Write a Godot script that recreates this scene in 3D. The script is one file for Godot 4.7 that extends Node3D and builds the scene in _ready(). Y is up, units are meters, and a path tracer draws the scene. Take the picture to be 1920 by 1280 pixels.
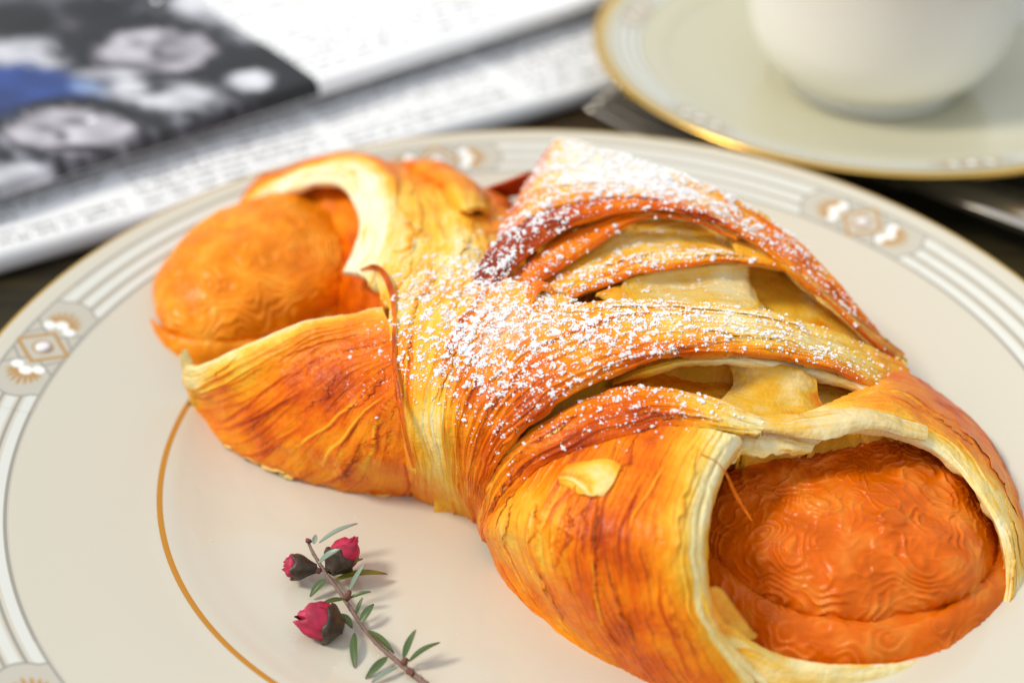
extends Node3D
# A breakfast table close-up: apricot pastry on a porcelain plate, cup, newspapers. Shapes are computed in millimetres and scaled to metres.

const MM := 0.001
const PLATE_Y := 5.5
var rng := RandomNumberGenerator.new()
var noise := {}
var heights := PackedFloat32Array()      # top-down height of the pastry, for the sugar and the crumb
const HX0 := -100.0
const HZ0 := -100.0
const HN := 400
const HC := 0.5
var sugar_sites: Array = []
var pastry: Node3D
var crust_mat: StandardMaterial3D
var membrane_mat: StandardMaterial3D
var fruit_mat: StandardMaterial3D
var clear_mat: StandardMaterial3D


func _ready() -> void:
	# ---------- camera ----------
	var cam := Camera3D.new()
	cam.name = "camera"
	cam.position = Vector3(-0.0061, 0.2042, 0.2297)
	cam.rotation_degrees = Vector3(-36, 0, 0)
	var lens := CameraAttributesPhysical.new()
	lens.frustum_focal_length = 51.98
	lens.frustum_focus_distance = 0.272
	lens.frustum_near = 0.01
	lens.frustum_far = 40.0
	lens.exposure_aperture = 7.8
	cam.attributes = lens
	cam.fov = 26.0
	cam.near = 0.01
	cam.far = 40.0
	add_child(cam)
	cam.make_current()
	# ---------- sky and sun ----------
	var env := Environment.new()
	env.background_mode = Environment.BG_SKY
	var sky := Sky.new()
	var sm := ProceduralSkyMaterial.new()
	sm.sky_top_color = Color(0.94, 0.965, 1.0)
	sm.sky_horizon_color = Color(0.80, 0.83, 0.82)
	sm.sky_curve = 0.25
	sm.ground_bottom_color = Color(0.16, 0.15, 0.11)
	sm.ground_horizon_color = Color(0.30, 0.32, 0.26)
	sm.sun_angle_max = 60.0
	sky.sky_material = sm
	env.sky = sky
	env.background_energy_multiplier = 0.60
	env.tonemap_mode = Environment.TONE_MAPPER_LINEAR
	env.tonemap_exposure = 1.54
	env.sdfgi_enabled = true
	env.ssao_enabled = true
	env.ssil_enabled = true
	var we := WorldEnvironment.new()
	we.name = "world_environment"
	we.environment = env
	add_child(we)
	var sun := DirectionalLight3D.new()
	sun.name = "sun"
	sun.light_energy = 0.5
	sun.light_color = Color(1.0, 0.965, 0.90)
	sun.light_angular_distance = 14.0
	sun.shadow_enabled = true
	add_child(sun)
	sun.look_at_from_position(Vector3(-0.66, 0.80, 0.05), Vector3.ZERO)
	# ---------- the things ----------
	rng.seed = 20
	make_noises()
	make_materials()
	build_table()
	build_newspapers()
	build_plate()
	build_saucer()
	build_cup()
	build_fork()
	build_pastry()
	build_sugar()
	build_sprig()


# ================= helpers =================
func make_noises() -> void:
	for k in ["warp:0.9:2:1", "mask:0.8:2:2", "streak:1.0:3:3", "grain:0.55:2:4", "lump:0.055:3:5", "rag:1.0:3:6", "clump:0.35:3:7", "wrinkle:0.13:2:8", "bend:0.05:2:9", "fine:1.4:2:10"]:
		var a: PackedStringArray = k.split(":")
		var n := FastNoiseLite.new()
		n.noise_type = FastNoiseLite.TYPE_SIMPLEX_SMOOTH
		n.frequency = float(a[1])
		n.fractal_type = FastNoiseLite.FRACTAL_FBM
		n.fractal_octaves = int(a[2])
		n.seed = int(a[3]) * 131
		n.fractal_gain = 0.3 if a[0] == "wrinkle" else 0.5
		noise[a[0]] = n


func tag(o: Node3D, label: String, category := "", group := "", kind := "") -> Node3D:
	if label:
		o.set_meta("label", label)
	if category:
		o.set_meta("category", category)
	if group:
		o.set_meta("group", group)
	if kind:
		o.set_meta("kind", kind)
	return o


func base(called: String, at_mm: Vector3, turn := 0.0) -> Node3D:
	var o := Node3D.new()
	o.name = called
	o.position = at_mm * MM
	o.rotation.y = turn
	add_child(o, true)
	return o


func put(called: String, mesh: Mesh, m: Material, parent: Node) -> MeshInstance3D:
	var o := MeshInstance3D.new()
	o.name = unique_name(called, parent)
	o.mesh = mesh
	o.material_override = m
	parent.add_child(o, true)
	return o


func unique_name(called: String, parent: Node) -> String:
	var n := called
	var k := 0
	while parent.has_node(n):
		k += 1
		n = "%s_%03d" % [called, k]
	return n


func paint(c: Color, rough := 0.5, metal := 0.0) -> StandardMaterial3D:
	var m := StandardMaterial3D.new()
	m.albedo_color = c.linear_to_srgb()
	m.roughness = rough
	m.metallic = metal
	return m


func noise_texture(freq: float, octaves: int, sd: int, size := 512, ramp: Gradient = null) -> NoiseTexture2D:
	var t := NoiseTexture2D.new()
	var n := FastNoiseLite.new()
	n.noise_type = FastNoiseLite.TYPE_SIMPLEX_SMOOTH
	n.frequency = freq
	n.fractal_octaves = octaves
	n.seed = sd
	t.noise = n
	t.width = size
	t.height = size
	t.seamless = true
	if ramp:
		t.color_ramp = ramp
	return t


# A grid of points (mm) as a smooth mesh. With thick > 0 it is a closed shell whose second skin lies that far below.
func skin(p: PackedVector3Array, nu: int, nv: int, col: PackedColorArray, thick := 0.0, up := Vector3(0, 0.8, 0.6), uv := PackedVector2Array(), back := Color(0.8, 0.6, 0.25)) -> ArrayMesh:
	var n := nu * nv
	var nor := grid_normals(p, nu, nv, up)
	var flip := flipped(p, nu, nv, up)
	var idx := PackedInt32Array()
	var vp := PackedVector3Array()
	var vn := PackedVector3Array()
	vp.resize(n)
	for i in n:
		vp[i] = p[i] * MM
	vn.append_array(nor)
	var vc := col.duplicate()
	for j in nv - 1:
		for i in nu - 1:
			var a := j * nu + i
			if flip:
				idx.append_array(PackedInt32Array([a, a + nu, a + 1, a + 1, a + nu, a + nu + 1]))
			else:
				idx.append_array(PackedInt32Array([a, a + 1, a + nu, a + 1, a + nu + 1, a + nu]))
	var wall_uv := PackedVector2Array()
	var wall_out := PackedVector3Array()
	if thick > 0.0:
		# the second skin lies below along a calmed normal, taken a little inside the edge so that it cannot stick out
		var mi := mini(6, nu / 2)
		var mj := mini(6, nv / 2)
		var under := PackedVector3Array()
		for j in nv:
			for i in nu:
				var sum := Vector3.ZERO
				for e in [[0, 0], [4, 0], [-4, 0], [0, 4], [0, -4]]:
					sum += nor[clampi(j + e[1], mj, nv - 1 - mj) * nu + clampi(i + e[0], mi, nu - 1 - mi)]
				under.append(p[j * nu + i] - sum.normalized() * thick)
		var nor_b := grid_normals(under, nu, nv, up)
		for i in n:
			vp.append(under[i] * MM)
			vn.append(-nor_b[i])
			if col.size():
				vc.append(back)
		for j in nv - 1:
			for i in nu - 1:
				var a := n + j * nu + i
				if flip:
					idx.append_array(PackedInt32Array([a, a + 1, a + nu, a + 1, a + nu + 1, a + nu]))
				else:
					idx.append_array(PackedInt32Array([a, a + nu, a + 1, a + 1, a + nu, a + nu + 1]))
		var ring := PackedInt32Array()
		for i in nu:
			ring.append(i)
		for j in range(1, nv):
			ring.append(j * nu + nu - 1)
		for i in range(nu - 2, -1, -1):
			ring.append((nv - 1) * nu + i)
		for j in range(nv - 2, 0, -1):
			ring.append(j * nu)
		# the torn or folded edge: a wall of its own, rounded by a middle line that stands a little proud
		var rs := ring.size()
		var first := vp.size()
		# tangent x normal points outwards all the way round, or inwards all the way round: the majority decides
		var vote := 0.0
		for k in rs + 1:
			var a := ring[k % rs]
			var inner := p[clampi(a / nu, mini(5, nv / 2), maxi(nv - 6, nv / 2)) * nu + clampi(a % nu, mini(5, nu / 2), maxi(nu - 6, nu / 2))]
			var tang := (p[ring[(k + 2) % rs]] - p[ring[(k + rs - 2) % rs]]).normalized()
			var out := tang.cross(nor[a]).normalized()
			vote += signf(out.dot(p[a] - inner))
			wall_out.append(out)
		for k in rs + 1:
			var a := ring[k % rs]
			wall_out[k] *= signf(vote)
			var out := wall_out[k]
			for s in 3:
				var f := s / 2.0
				vp.append((p[a].lerp(under[a], f) + out * thick * 0.22 * sin(PI * f)) * MM)
				vn.append(out)
				if col.size():
					vc.append(col[a].lerp(back, f * 0.8))
				if uv.size():
					wall_uv.append(uv[a])
		var vote2 := 0.0
		for k in rs + 1:
			var k0 := first + (k + rs - 1) % rs * 3
			var k1 := first + (k + 1) % rs * 3
			for s in 3:
				var e := vp[first + k * 3 + mini(s + 1, 2)] - vp[first + k * 3 + maxi(s - 1, 0)]
				var g := (vp[k1 + s] - vp[k0 + s]).cross(e).normalized()
				vn[first + k * 3 + s] = g
				vote2 += g.dot(wall_out[k])
		if vote2 < 0.0:
			for k in (rs + 1) * 3:
				vn[first + k] = -vn[first + k]
		for k in rs:
			for s in 2:
				var a := first + k * 3 + s
				if vote2 > 0.0:
					idx.append_array(PackedInt32Array([a, a + 1, a + 3, a + 3, a + 1, a + 4]))
				else:
					idx.append_array(PackedInt32Array([a, a + 3, a + 1, a + 3, a + 4, a + 1]))
	var arr := []
	arr.resize(Mesh.ARRAY_MAX)
	arr[Mesh.ARRAY_VERTEX] = vp
	arr[Mesh.ARRAY_NORMAL] = vn
	if vc.size():
		arr[Mesh.ARRAY_COLOR] = vc
	if uv.size():
		var u2 := uv.duplicate()
		if thick > 0.0:
			u2.append_array(uv)
			u2.append_array(wall_uv)
		arr[Mesh.ARRAY_TEX_UV] = u2
	arr[Mesh.ARRAY_INDEX] = idx
	var m := ArrayMesh.new()
	m.add_surface_from_arrays(Mesh.PRIMITIVE_TRIANGLES, arr)
	return m


func flipped(p: PackedVector3Array, nu: int, nv: int, up: Vector3) -> bool:
	var sum := Vector3.ZERO
	for j in range(0, nv - 1, maxi(1, nv / 12)):
		for i in range(0, nu - 1, maxi(1, nu / 12)):
			var a := p[j * nu + i]
			sum += (p[j * nu + i + 1] - a).cross(p[(j + 1) * nu + i] - a)
	return sum.dot(up) > 0.0


func grid_normals(p: PackedVector3Array, nu: int, nv: int, up: Vector3) -> PackedVector3Array:
	var out := PackedVector3Array()
	out.resize(nu * nv)
	var s := 1.0 if flipped(p, nu, nv, up) else -1.0
	for j in nv:
		var j0 := maxi(j - 1, 0) * nu
		var j1 := mini(j + 1, nv - 1) * nu
		for i in nu:
			var du := p[j * nu + mini(i + 1, nu - 1)] - p[j * nu + maxi(i - 1, 0)]
			var dv := p[j1 + i] - p[j0 + i]
			out[j * nu + i] = (du.cross(dv) * s).normalized()
	return out


# Surface of revolution round y from a profile of (radius, height) in mm, smoothed.
func lathe(profile: PackedVector2Array, seg := 160, a0 := 0.0, a1 := TAU, uv_len := 1.0, sharp := false) -> ArrayMesh:
	var prof := profile
	var n := prof.size()
	var nor2 := PackedVector2Array()
	for k in n:
		var d := prof[mini(k + 1, n - 1)] - prof[maxi(k - 1, 0)]
		nor2.append(Vector2(-d.y, d.x).normalized())
	var vp := PackedVector3Array()
	var vn := PackedVector3Array()
	var uv := PackedVector2Array()
	var idx := PackedInt32Array()
	for k in n:
		for i in seg + 1:
			var a := lerpf(a0, a1, float(i) / seg)
			vp.append(Vector3(sin(a) * prof[k].x, prof[k].y, -cos(a) * prof[k].x) * MM)
			vn.append(Vector3(sin(a) * nor2[k].x, nor2[k].y, -cos(a) * nor2[k].x))
			uv.append(Vector2(float(i) / seg * uv_len, float(k) / (n - 1)))
	for k in n - 1:
		for i in seg:
			var q := k * (seg + 1) + i
			idx.append_array(PackedInt32Array([q, q + seg + 1, q + 1, q + 1, q + seg + 1, q + seg + 2]))
	var arr := []
	arr.resize(Mesh.ARRAY_MAX)
	arr[Mesh.ARRAY_VERTEX] = vp
	arr[Mesh.ARRAY_NORMAL] = vn
	arr[Mesh.ARRAY_TEX_UV] = uv
	arr[Mesh.ARRAY_INDEX] = idx
	# winding must agree with the normals
	var q0 := (n / 2) * (seg + 1)
	var g := (vp[q0 + seg + 1] - vp[q0]).cross(vp[q0 + 1] - vp[q0])
	if g.dot(vn[q0]) > 0.0:
		for t in range(0, idx.size(), 3):
			var w := idx[t + 1]
			idx[t + 1] = idx[t + 2]
			idx[t + 2] = w
		arr[Mesh.ARRAY_INDEX] = idx
	var m := ArrayMesh.new()
	m.add_surface_from_arrays(Mesh.PRIMITIVE_TRIANGLES, arr)
	return m


# A smooth curve through points (Catmull-Rom), n samples.
func curve2(pts: PackedVector2Array, n: int) -> PackedVector2Array:
	var out := PackedVector2Array()
	var k := pts.size()
	for i in n:
		var t := float(i) / (n - 1) * (k - 1)
		var s := mini(int(t), k - 2)
		var f := t - s
		var b := pts[s]
		var c := pts[s + 1]
		var a := pts[s - 1] if s > 0 else b * 2.0 - c
		var d := pts[s + 2] if s + 2 < k else c * 2.0 - b
		out.append(b.cubic_interpolate(c, a, d, f))
	return out


func curve3(pts: PackedVector3Array, n: int) -> PackedVector3Array:
	var out := PackedVector3Array()
	var k := pts.size()
	for i in n:
		var t := float(i) / (n - 1) * (k - 1)
		var s := mini(int(t), k - 2)
		var f := t - s
		var b := pts[s]
		var c := pts[s + 1]
		var a := pts[s - 1] if s > 0 else b * 2.0 - c
		var d := pts[s + 2] if s + 2 < k else c * 2.0 - b
		out.append(b.cubic_interpolate(c, a, d, f))
	return out


# Round tube through points (mm) with a radius for each sample.
func tube(pts: PackedVector3Array, radii: PackedFloat32Array, n: int, sides: int, squash := 1.0, rough := 0.0) -> ArrayMesh:
	var c := curve3(pts, n)
	var p := PackedVector3Array()
	for k in n:
		var d := (c[mini(k + 1, n - 1)] - c[maxi(k - 1, 0)]).normalized()
		var side := d.cross(Vector3.UP if absf(d.y) < 0.9 else Vector3.RIGHT).normalized()
		var upv := side.cross(d).normalized()
		var t := float(k) / (n - 1) * (radii.size() - 1)
		var r := lerpf(radii[int(t)], radii[mini(int(t) + 1, radii.size() - 1)], t - int(t))
		for s in sides + 1:
			var a := TAU * (s % sides) / sides
			var rr: float = r * (1.0 + rough * noise.grain.get_noise_3d(c[k].x * 2.0, c[k].z * 2.0, float(s % sides) * 1.7))
			p.append(c[k] + side * cos(a) * rr + upv * sin(a) * rr * squash)
	# ends close on their centres
	var full := PackedVector3Array()
	for s in sides + 1:
		full.append(c[0])
	full.append_array(p)
	for s in sides + 1:
		full.append(c[n - 1])
	return skin_tube(full, sides + 1, n + 2)


func skin_tube(p: PackedVector3Array, nu: int, nv: int) -> ArrayMesh:
	var vp := PackedVector3Array()
	var vn := PackedVector3Array()
	var idx := PackedInt32Array()
	for j in nv:
		var mid := Vector3.ZERO
		for i in nu - 1:
			mid += p[j * nu + i]
		mid /= nu - 1
		for i in nu:
			var du := p[j * nu + (i + 1) % (nu - 1)] - p[j * nu + (i - 1 + nu - 1) % (nu - 1)]
			var dv := p[mini(j + 1, nv - 1) * nu + i] - p[maxi(j - 1, 0) * nu + i]
			var nn := du.cross(dv)
			var outw := p[j * nu + i] - mid
			if outw.length_squared() < 1e-9:
				var other := 1 if j == 0 else nv - 2
				var m2 := Vector3.ZERO
				for q in nu - 1:
					m2 += p[other * nu + q]
				nn = mid - m2 / (nu - 1)
				outw = nn
			if nn.dot(outw) < 0.0:
				nn = -nn
			vp.append(p[j * nu + i] * MM)
			vn.append(nn.normalized())
	for j in nv - 1:
		for i in nu - 1:
			var a := j * nu + i
			var quad := [[a, a + 1, a + nu], [a + 1, a + nu + 1, a + nu]]
			for t in quad:
				var g: Vector3 = (vp[t[1]] - vp[t[0]]).cross(vp[t[2]] - vp[t[0]])
				if g.dot(vn[t[0]] + vn[t[1]] + vn[t[2]]) > 0.0:
					idx.append_array(PackedInt32Array([t[0], t[2], t[1]]))
				else:
					idx.append_array(PackedInt32Array(t))
	var arr := []
	arr.resize(Mesh.ARRAY_MAX)
	arr[Mesh.ARRAY_VERTEX] = vp
	arr[Mesh.ARRAY_NORMAL] = vn
	arr[Mesh.ARRAY_INDEX] = idx
	var m := ArrayMesh.new()
	m.add_surface_from_arrays(Mesh.PRIMITIVE_TRIANGLES, arr)
	return m


# A box with rounded long edges, made as a swept rounded outline.
func slab(size: Vector3, r: float) -> ArrayMesh:
	var outline := PackedVector2Array()
	for q in 4:
		var cx := (size.z / 2 - r) * (1 if q in [0, 3] else -1)
		var cy := (size.y / 2 - r) * (1 if q in [0, 1] else -1)
		for k in 4:
			var a := PI / 2 * (q + k / 3.0)
			outline.append(Vector2(cx + cos(a) * r, cy + sin(a) * r))
	var p := PackedVector3Array()
	var n := outline.size()
	for x in [-0.5, -0.5, 0.5, 0.5]:
		for k in n + 1:
			var o := outline[k % n]
			p.append(Vector3(x * size.x, o.y, o.x))
	for k in n + 1:
		p[k] = Vector3(-size.x / 2, 0, 0)
		p[3 * (n + 1) + k] = Vector3(size.x / 2, 0, 0)
	return skin_tube(p, n + 1, 4)


# ================= materials =================
func make_materials() -> void:
	crust_mat = StandardMaterial3D.new()
	crust_mat.vertex_color_use_as_albedo = true
	crust_mat.roughness = 0.32
	crust_mat.metallic_specular = 0.3
	crust_mat.subsurf_scatter_enabled = true
	crust_mat.subsurf_scatter_strength = 0.10
	crust_mat.heightmap_enabled = true
	crust_mat.heightmap_texture = bubble_texture()
	crust_mat.heightmap_scale = -0.02
	crust_mat.uv1_triplanar = true
	crust_mat.uv1_scale = Vector3.ONE * 70.0
	membrane_mat = crust_mat.duplicate()
	membrane_mat.backlight_enabled = true
	membrane_mat.backlight = Color(0.6, 0.5, 0.3)
	membrane_mat.roughness = 0.3
	clear_mat = crust_mat.duplicate()
	clear_mat.transparency = BaseMaterial3D.TRANSPARENCY_ALPHA
	clear_mat.albedo_color = Color(1, 1, 1, 0.42)
	clear_mat.roughness = 0.3
	fruit_mat = StandardMaterial3D.new()
	fruit_mat.vertex_color_use_as_albedo = true
	fruit_mat.roughness = 0.28
	fruit_mat.metallic_specular = 0.32
	fruit_mat.subsurf_scatter_enabled = true
	fruit_mat.subsurf_scatter_strength = 0.15
	fruit_mat.heightmap_enabled = true
	fruit_mat.heightmap_texture = noise_texture(0.02, 4, 6)
	fruit_mat.heightmap_scale = 0.006
	fruit_mat.uv1_triplanar = true
	fruit_mat.uv1_scale = Vector3.ONE * 60.0


# The blistered glaze: small round bubbles of uneven size.
func bubble_texture() -> NoiseTexture2D:
	var t := noise_texture(0.034, 3, 5)
	var n: FastNoiseLite = t.noise
	n.noise_type = FastNoiseLite.TYPE_CELLULAR
	n.cellular_return_type = FastNoiseLite.RETURN_DISTANCE
	n.cellular_jitter = 1.0
	return t


# How far baked (0 pale dough .. 1 dark crust) as a linear colour.
func bake_color(t: float) -> Color:
	const C0 := Color(0.95, 0.80, 0.42)
	const C1 := Color(0.93, 0.53, 0.045)
	const C2 := Color(0.92, 0.285, 0.005)
	const C3 := Color(0.78, 0.130, 0.003)
	const C4 := Color(0.46, 0.052, 0.004)
	const C5 := Color(0.15, 0.020, 0.009)
	if t < 0.0:
		return C0.lerp(Color(0.94, 0.87, 0.64), minf(-t / 0.1, 1.0))
	if t < 0.25:
		return C0.lerp(C1, t / 0.25)
	if t < 0.5:
		return C1.lerp(C2, (t - 0.25) / 0.25)
	if t < 0.72:
		return C2.lerp(C3, (t - 0.5) / 0.22)
	if t < 0.9:
		return C3.lerp(C4, (t - 0.72) / 0.18)
	return C4.lerp(C5, minf((t - 0.9) / 0.15, 1.0))


# ================= setting =================
func build_table() -> void:
	var t := base("wooden_table", Vector3(0, 0, 0))
	tag(t, "dark brown wooden table top of long planks under the plate and newspapers", "table")
	var mats := []
	for v in 3:
		var g := Gradient.new()
		g.set_color(0, Color(0.10, 0.085, 0.05))
		g.set_color(1, Color(0.24 + 0.02 * v, 0.205, 0.105))
		var m := StandardMaterial3D.new()
		m.albedo_texture = noise_texture(0.012, 5, 40 + v, 512, g)
		m.uv1_triplanar = true
		m.uv1_scale = Vector3(1.6, 30.0, 30.0)
		m.uv1_offset = Vector3(0.3 * v, 0.2, 0.17 * v)
		m.roughness = 0.5
		m.metallic_specular = 0.3
		m.heightmap_enabled = true
		m.heightmap_texture = m.albedo_texture
		m.heightmap_scale = 0.04
		mats.append(m)
	for k in 12:
		var w := 88.0
		var o := put("plank", slab(Vector3(1300, 24, w), 2.0), mats[k % 3], t)
		o.position = Vector3(8.0 * (k % 3), -12.02 - 0.15 * (k % 2), -620 + k * (w + 2.5)) * MM
		o.rotation.y = 0.0


func build_newspapers() -> void:
	# lower, plain text; upper, with a printed photograph
	newspaper("newspaper", Vector3(-57.6, 0.0, -124.3), 0.5519, 6, 7.0, 0.0, false,
		"grey newspaper of small print, the lower one, its fold just behind the plate")
	newspaper("newspaper", Vector3(-60.9, 0.0, -153.1), 0.6525, 8, 17.0, 11.5, true,
		"folded newspaper with a printed photo of people in dark hair, lying on the other newspaper")


# A folded bundle: nested U-shaped leaves whose fold runs along local x; the paper goes back along local -z.
func newspaper(called: String, at: Vector3, turn: float, leaves: int, top: float, bottom: float, photo: bool, label: String) -> void:
	var o := base(called if not has_node(NodePath(called)) else called + "_001", at, turn)
	tag(o, label, "newspaper")
	var half := 230.0
	var xl := -half
	var xr := 128.0
	if photo:
		xl = -200.0
		xr = 130.0
	var deep := 260.0
	var text := text_texture(3 if photo else 4)
	var paper := paint(Color(0.62, 0.63, 0.66), 0.85)
	var printed := StandardMaterial3D.new()
	printed.albedo_texture = text
	printed.roughness = 0.85
	printed.uv1_scale = Vector3(1.0, 1.0, 1)
	var photo_mat := StandardMaterial3D.new()
	if photo:
		photo_mat.albedo_texture = photo_texture()
		photo_mat.roughness = 0.6
	var nu := 40
	for k in leaves:
		var t := top - k * (top - bottom) * 0.45 / leaves
		var b := bottom + k * (top - bottom) * 0.45 / leaves + 0.15
		var r := (t - b) / 2.0
		var inset: float = k * 0.35 + (0.9 * noise.rag.get_noise_2d(k * 3.1, 1.0) if k else 0.0)
		var prof := PackedVector2Array()      # (back distance, height)
		for q in 26:
			prof.append(Vector2(lerpf(deep, r, pow(q / 25.0, 0.6)), t))
		for q in range(1, 10):
			var a := PI * q / 10.0
			prof.append(Vector2(r - r * sin(a) * 0.9, (t + b) / 2.0 + r * cos(a)))
		for q in 8:
			prof.append(Vector2(lerpf(r, deep, q / 7.0), maxf(b - (bottom - 7.6 if photo else 0.0) * smoothstep(0.0, 1.0, q / 5.0), 0.0)))
		var nv := prof.size()
		var p := PackedVector3Array()
		var uv := PackedVector2Array()
		for j in nv:
			for i in nu:
				var x := lerpf(xl, xr, float(i) / (nu - 1))
				var s: float = prof[j].x + inset
				var y := prof[j].y
				var lift: float = noise.lump.get_noise_2d(x * 0.25 + top * 9.0, s * 0.3) * 1.1 * clampf((y - bottom) / (top - bottom), 0, 1)
				p.append(Vector3(x, y + lift, -s))
				uv.append(Vector2((x - xl) / 300.0, prof[j].x / 300.0))
		if k == 0 and photo:
			# the outermost leaf carries the photograph left of x = 0 and print on the right
			put("page", skin(p, nu, nv, PackedColorArray(), 0.12, Vector3.UP, uv), printed, o)
			var q2 := PackedVector3Array()
			var u2 := PackedVector2Array()
			for j in 33:
				for i in 40:
					var x := lerpf(xl, 0.0, i / 39.0)
					var s := prof[j].x
					var y := prof[j].y
					var lift: float = noise.lump.get_noise_2d(x * 0.25 + top * 9.0, s * 0.3) * 1.1 * clampf((y - bottom) / (top - bottom), 0, 1)
					var out := Vector2(0, 1) if j < 26 else Vector2(-sin(PI * (j - 25) / 10.0), cos(PI * (j - 25) / 10.0))
					q2.append(Vector3(x, y + lift + 0.08 * out.y, -s - 0.08 * out.x))
					u2.append(Vector2((x + 130.0) / 130.0, minf(s, 130.0) / 130.0))
			put("printed_photo", skin(q2, 40, 33, PackedColorArray(), 0.0, Vector3.UP, u2), photo_mat, o)
			photo_mat.texture_repeat = false
		else:
			put("page", skin(p, nu, nv, PackedColorArray(), 0.12, Vector3.UP, uv), printed if k == 0 else paper, o)


func text_texture(sd: int) -> ImageTexture:
	var w := 1024
	var im := Image.create(w, w, false, Image.FORMAT_RGB8)
	im.fill(Color(0.965, 0.97, 0.98) if sd == 3 else Color(0.92, 0.925, 0.93))
	var r := RandomNumberGenerator.new()
	r.seed = sd
	var y := 14
	var colw := 200
	while y < w - 12:
		for c in 5:
			var x := 8 + c * 204
			var stop := x + 186
			if r.randf() < 0.12:
				stop = x + r.randi_range(40, 150)
			if r.randf() < 0.05:
				continue
			while x < stop:
				var len := mini(r.randi_range(6, 30), stop - x)
				var ink := Color(0.14, 0.14, 0.16).lerp(Color(0.4, 0.4, 0.42), r.randf())
				# letters: short strokes of uneven height
				var lx := x
				while lx < x + len:
					var hgt := 4 if r.randf() < 0.65 else 7
					im.fill_rect(Rect2i(lx, y + 7 - hgt, 2, hgt), ink)
					if r.randf() < 0.5:
						im.fill_rect(Rect2i(lx, y + 3 + r.randi_range(0, 3), 4, 1), ink)
					lx += 4
				x += len + 6
		y += 13 if r.randf() > 0.06 else 26
	return ImageTexture.create_from_image(im)


# Print of a generic group of dark-haired people, as blurred half-tone. u along the fold, v back from it.
func photo_texture() -> ImageTexture:
	var n := 320
	var im := Image.create(n, n, false, Image.FORMAT_RGB8)
	var dark := Color(0.10, 0.10, 0.12)
	var skinc := Color(0.84, 0.82, 0.85)
	# ellipses: centre u, v, half sizes, turn, colour, softness
	var marks := [
		[0.640, 0.702, 0.179, 0.137, 1.941, Color(0.45,0.44,0.48), 0.5],
		[0.604, 0.710, 0.125, 0.095, 1.905, Color(0.13,0.13,0.15), 0.4],
		[0.780, 0.654, 0.094, 0.073, 2.044, Color(0.13,0.13,0.15), 0.4],
		[1.104, 0.407, 0.248, 0.206, 2.152, Color(0.88,0.88,0.92), 0.12],
		[0.558, 0.505, 0.135, 0.086, 2.300, Color(0.88,0.88,0.92), 0.35],
		[0.483, 0.326, 0.171, 0.127, 2.065, Color(0.20,0.31,0.60), 0.2],
		[0.601, 0.275, 0.055, 0.043, 2.005, Color(0.62,0.72,0.90), 0.5],
		[0.777, 0.391, 0.227, 0.184, 1.939, Color(0.13,0.13,0.15), 0.25],
		[0.917, 0.127, 0.179, 0.141, 2.250, Color(0.13,0.13,0.15), 0.25],
		[0.785, 0.367, 0.141, 0.111, 2.097, Color(0.80,0.78,0.82), 0.22],
		[0.774, 0.426, 0.025, 0.019, 2.144, Color(0.45,0.44,0.48), 0.8],
		[0.835, 0.395, 0.028, 0.020, 2.265, Color(0.45,0.44,0.48), 0.8],
		[0.785, 0.353, 0.034, 0.014, 1.151, Color(0.45,0.44,0.48), 0.9],
		[0.794, 0.297, 0.031, 0.016, 2.416, Color(0.45,0.44,0.48), 0.8],
		[0.693, 0.325, 0.071, 0.027, 2.453, Color(0.45,0.44,0.48), 0.6],
		[0.650, 0.314, 0.082, 0.027, 2.463, Color(0.88,0.88,0.92), 0.5],
		[0.696, 0.148, 0.126, 0.065, 2.420, Color(0.88,0.88,0.92), 0.4],
		[0.672, 0.214, 0.069, 0.031, 2.439, Color(0.13,0.13,0.15), 0.5],
		[0.878, 0.090, 0.058, 0.050, 1.977, Color(0.88,0.88,0.92), 0.3],
		[0.513, 0.148, 0.159, 0.103, 2.307, Color(0.13,0.13,0.15), 0.25],
		[0.474, 0.124, 0.136, 0.097, 2.209, Color(0.80,0.78,0.82), 0.2],
		[0.437, 0.161, 0.028, 0.014, 2.401, Color(0.45,0.44,0.48), 0.8],
		[0.498, 0.153, 0.028, 0.014, 2.404, Color(0.45,0.44,0.48), 0.8],
		[0.449, 0.108, 0.024, 0.013, 1.258, Color(0.45,0.44,0.48), 0.9],
		[0.463, 0.034, 0.064, 0.013, 2.478, Color(0.13,0.13,0.15), 0.6],
		[0.403, 0.015, 0.027, 0.014, 1.259, Color(0.13,0.13,0.15), 0.6],
		[0.323, -0.005, 0.105, 0.053, 2.394, Color(0.88,0.88,0.92), 0.4],
		[0.658, 0.225, 0.048, 0.035, 2.215, Color(0.88,0.88,0.92), 0.5],
	]
	for y in n:
		for x in n:
			var u := float(x) / n
			var v := float(y) / n
			var c := dark.lerp(Color(0.50, 0.50, 0.54), clampf(0.40 + 0.9 * noise.warp.get_noise_2d(u * 26, v * 11), 0, 1))
			for m: Array in marks:
				var d := Vector2(u - m[0], v - m[1]).rotated(-m[4])
				var q: float = Vector2(d.x / m[2], d.y / m[3]).length() + 0.13 * noise.warp.get_noise_2d(u * 9.0, v * 9.0) + 0.14 * noise.warp.get_noise_2d(u * 38.0, v * 16.0)
				var k := 1.0 - smoothstep(1.0 - m[6], 1.0 + m[6], q)
				c = c.lerp(m[5] * (0.86 + 0.22 * noise.warp.get_noise_2d(u * 7.0 + m[0] * 9.0, v * 7.0)), k)
			im.set_pixel(x, y, c)
	return ImageTexture.create_from_image(im)


# ================= porcelain =================
func porcelain(c := Color(0.615, 0.584, 0.484)) -> StandardMaterial3D:
	var m := paint(c, 0.11)
	m.metallic_specular = 0.5
	return m


func gold() -> StandardMaterial3D:
	return paint(Color(0.90, 0.55, 0.13), 0.22, 1.0)


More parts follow.
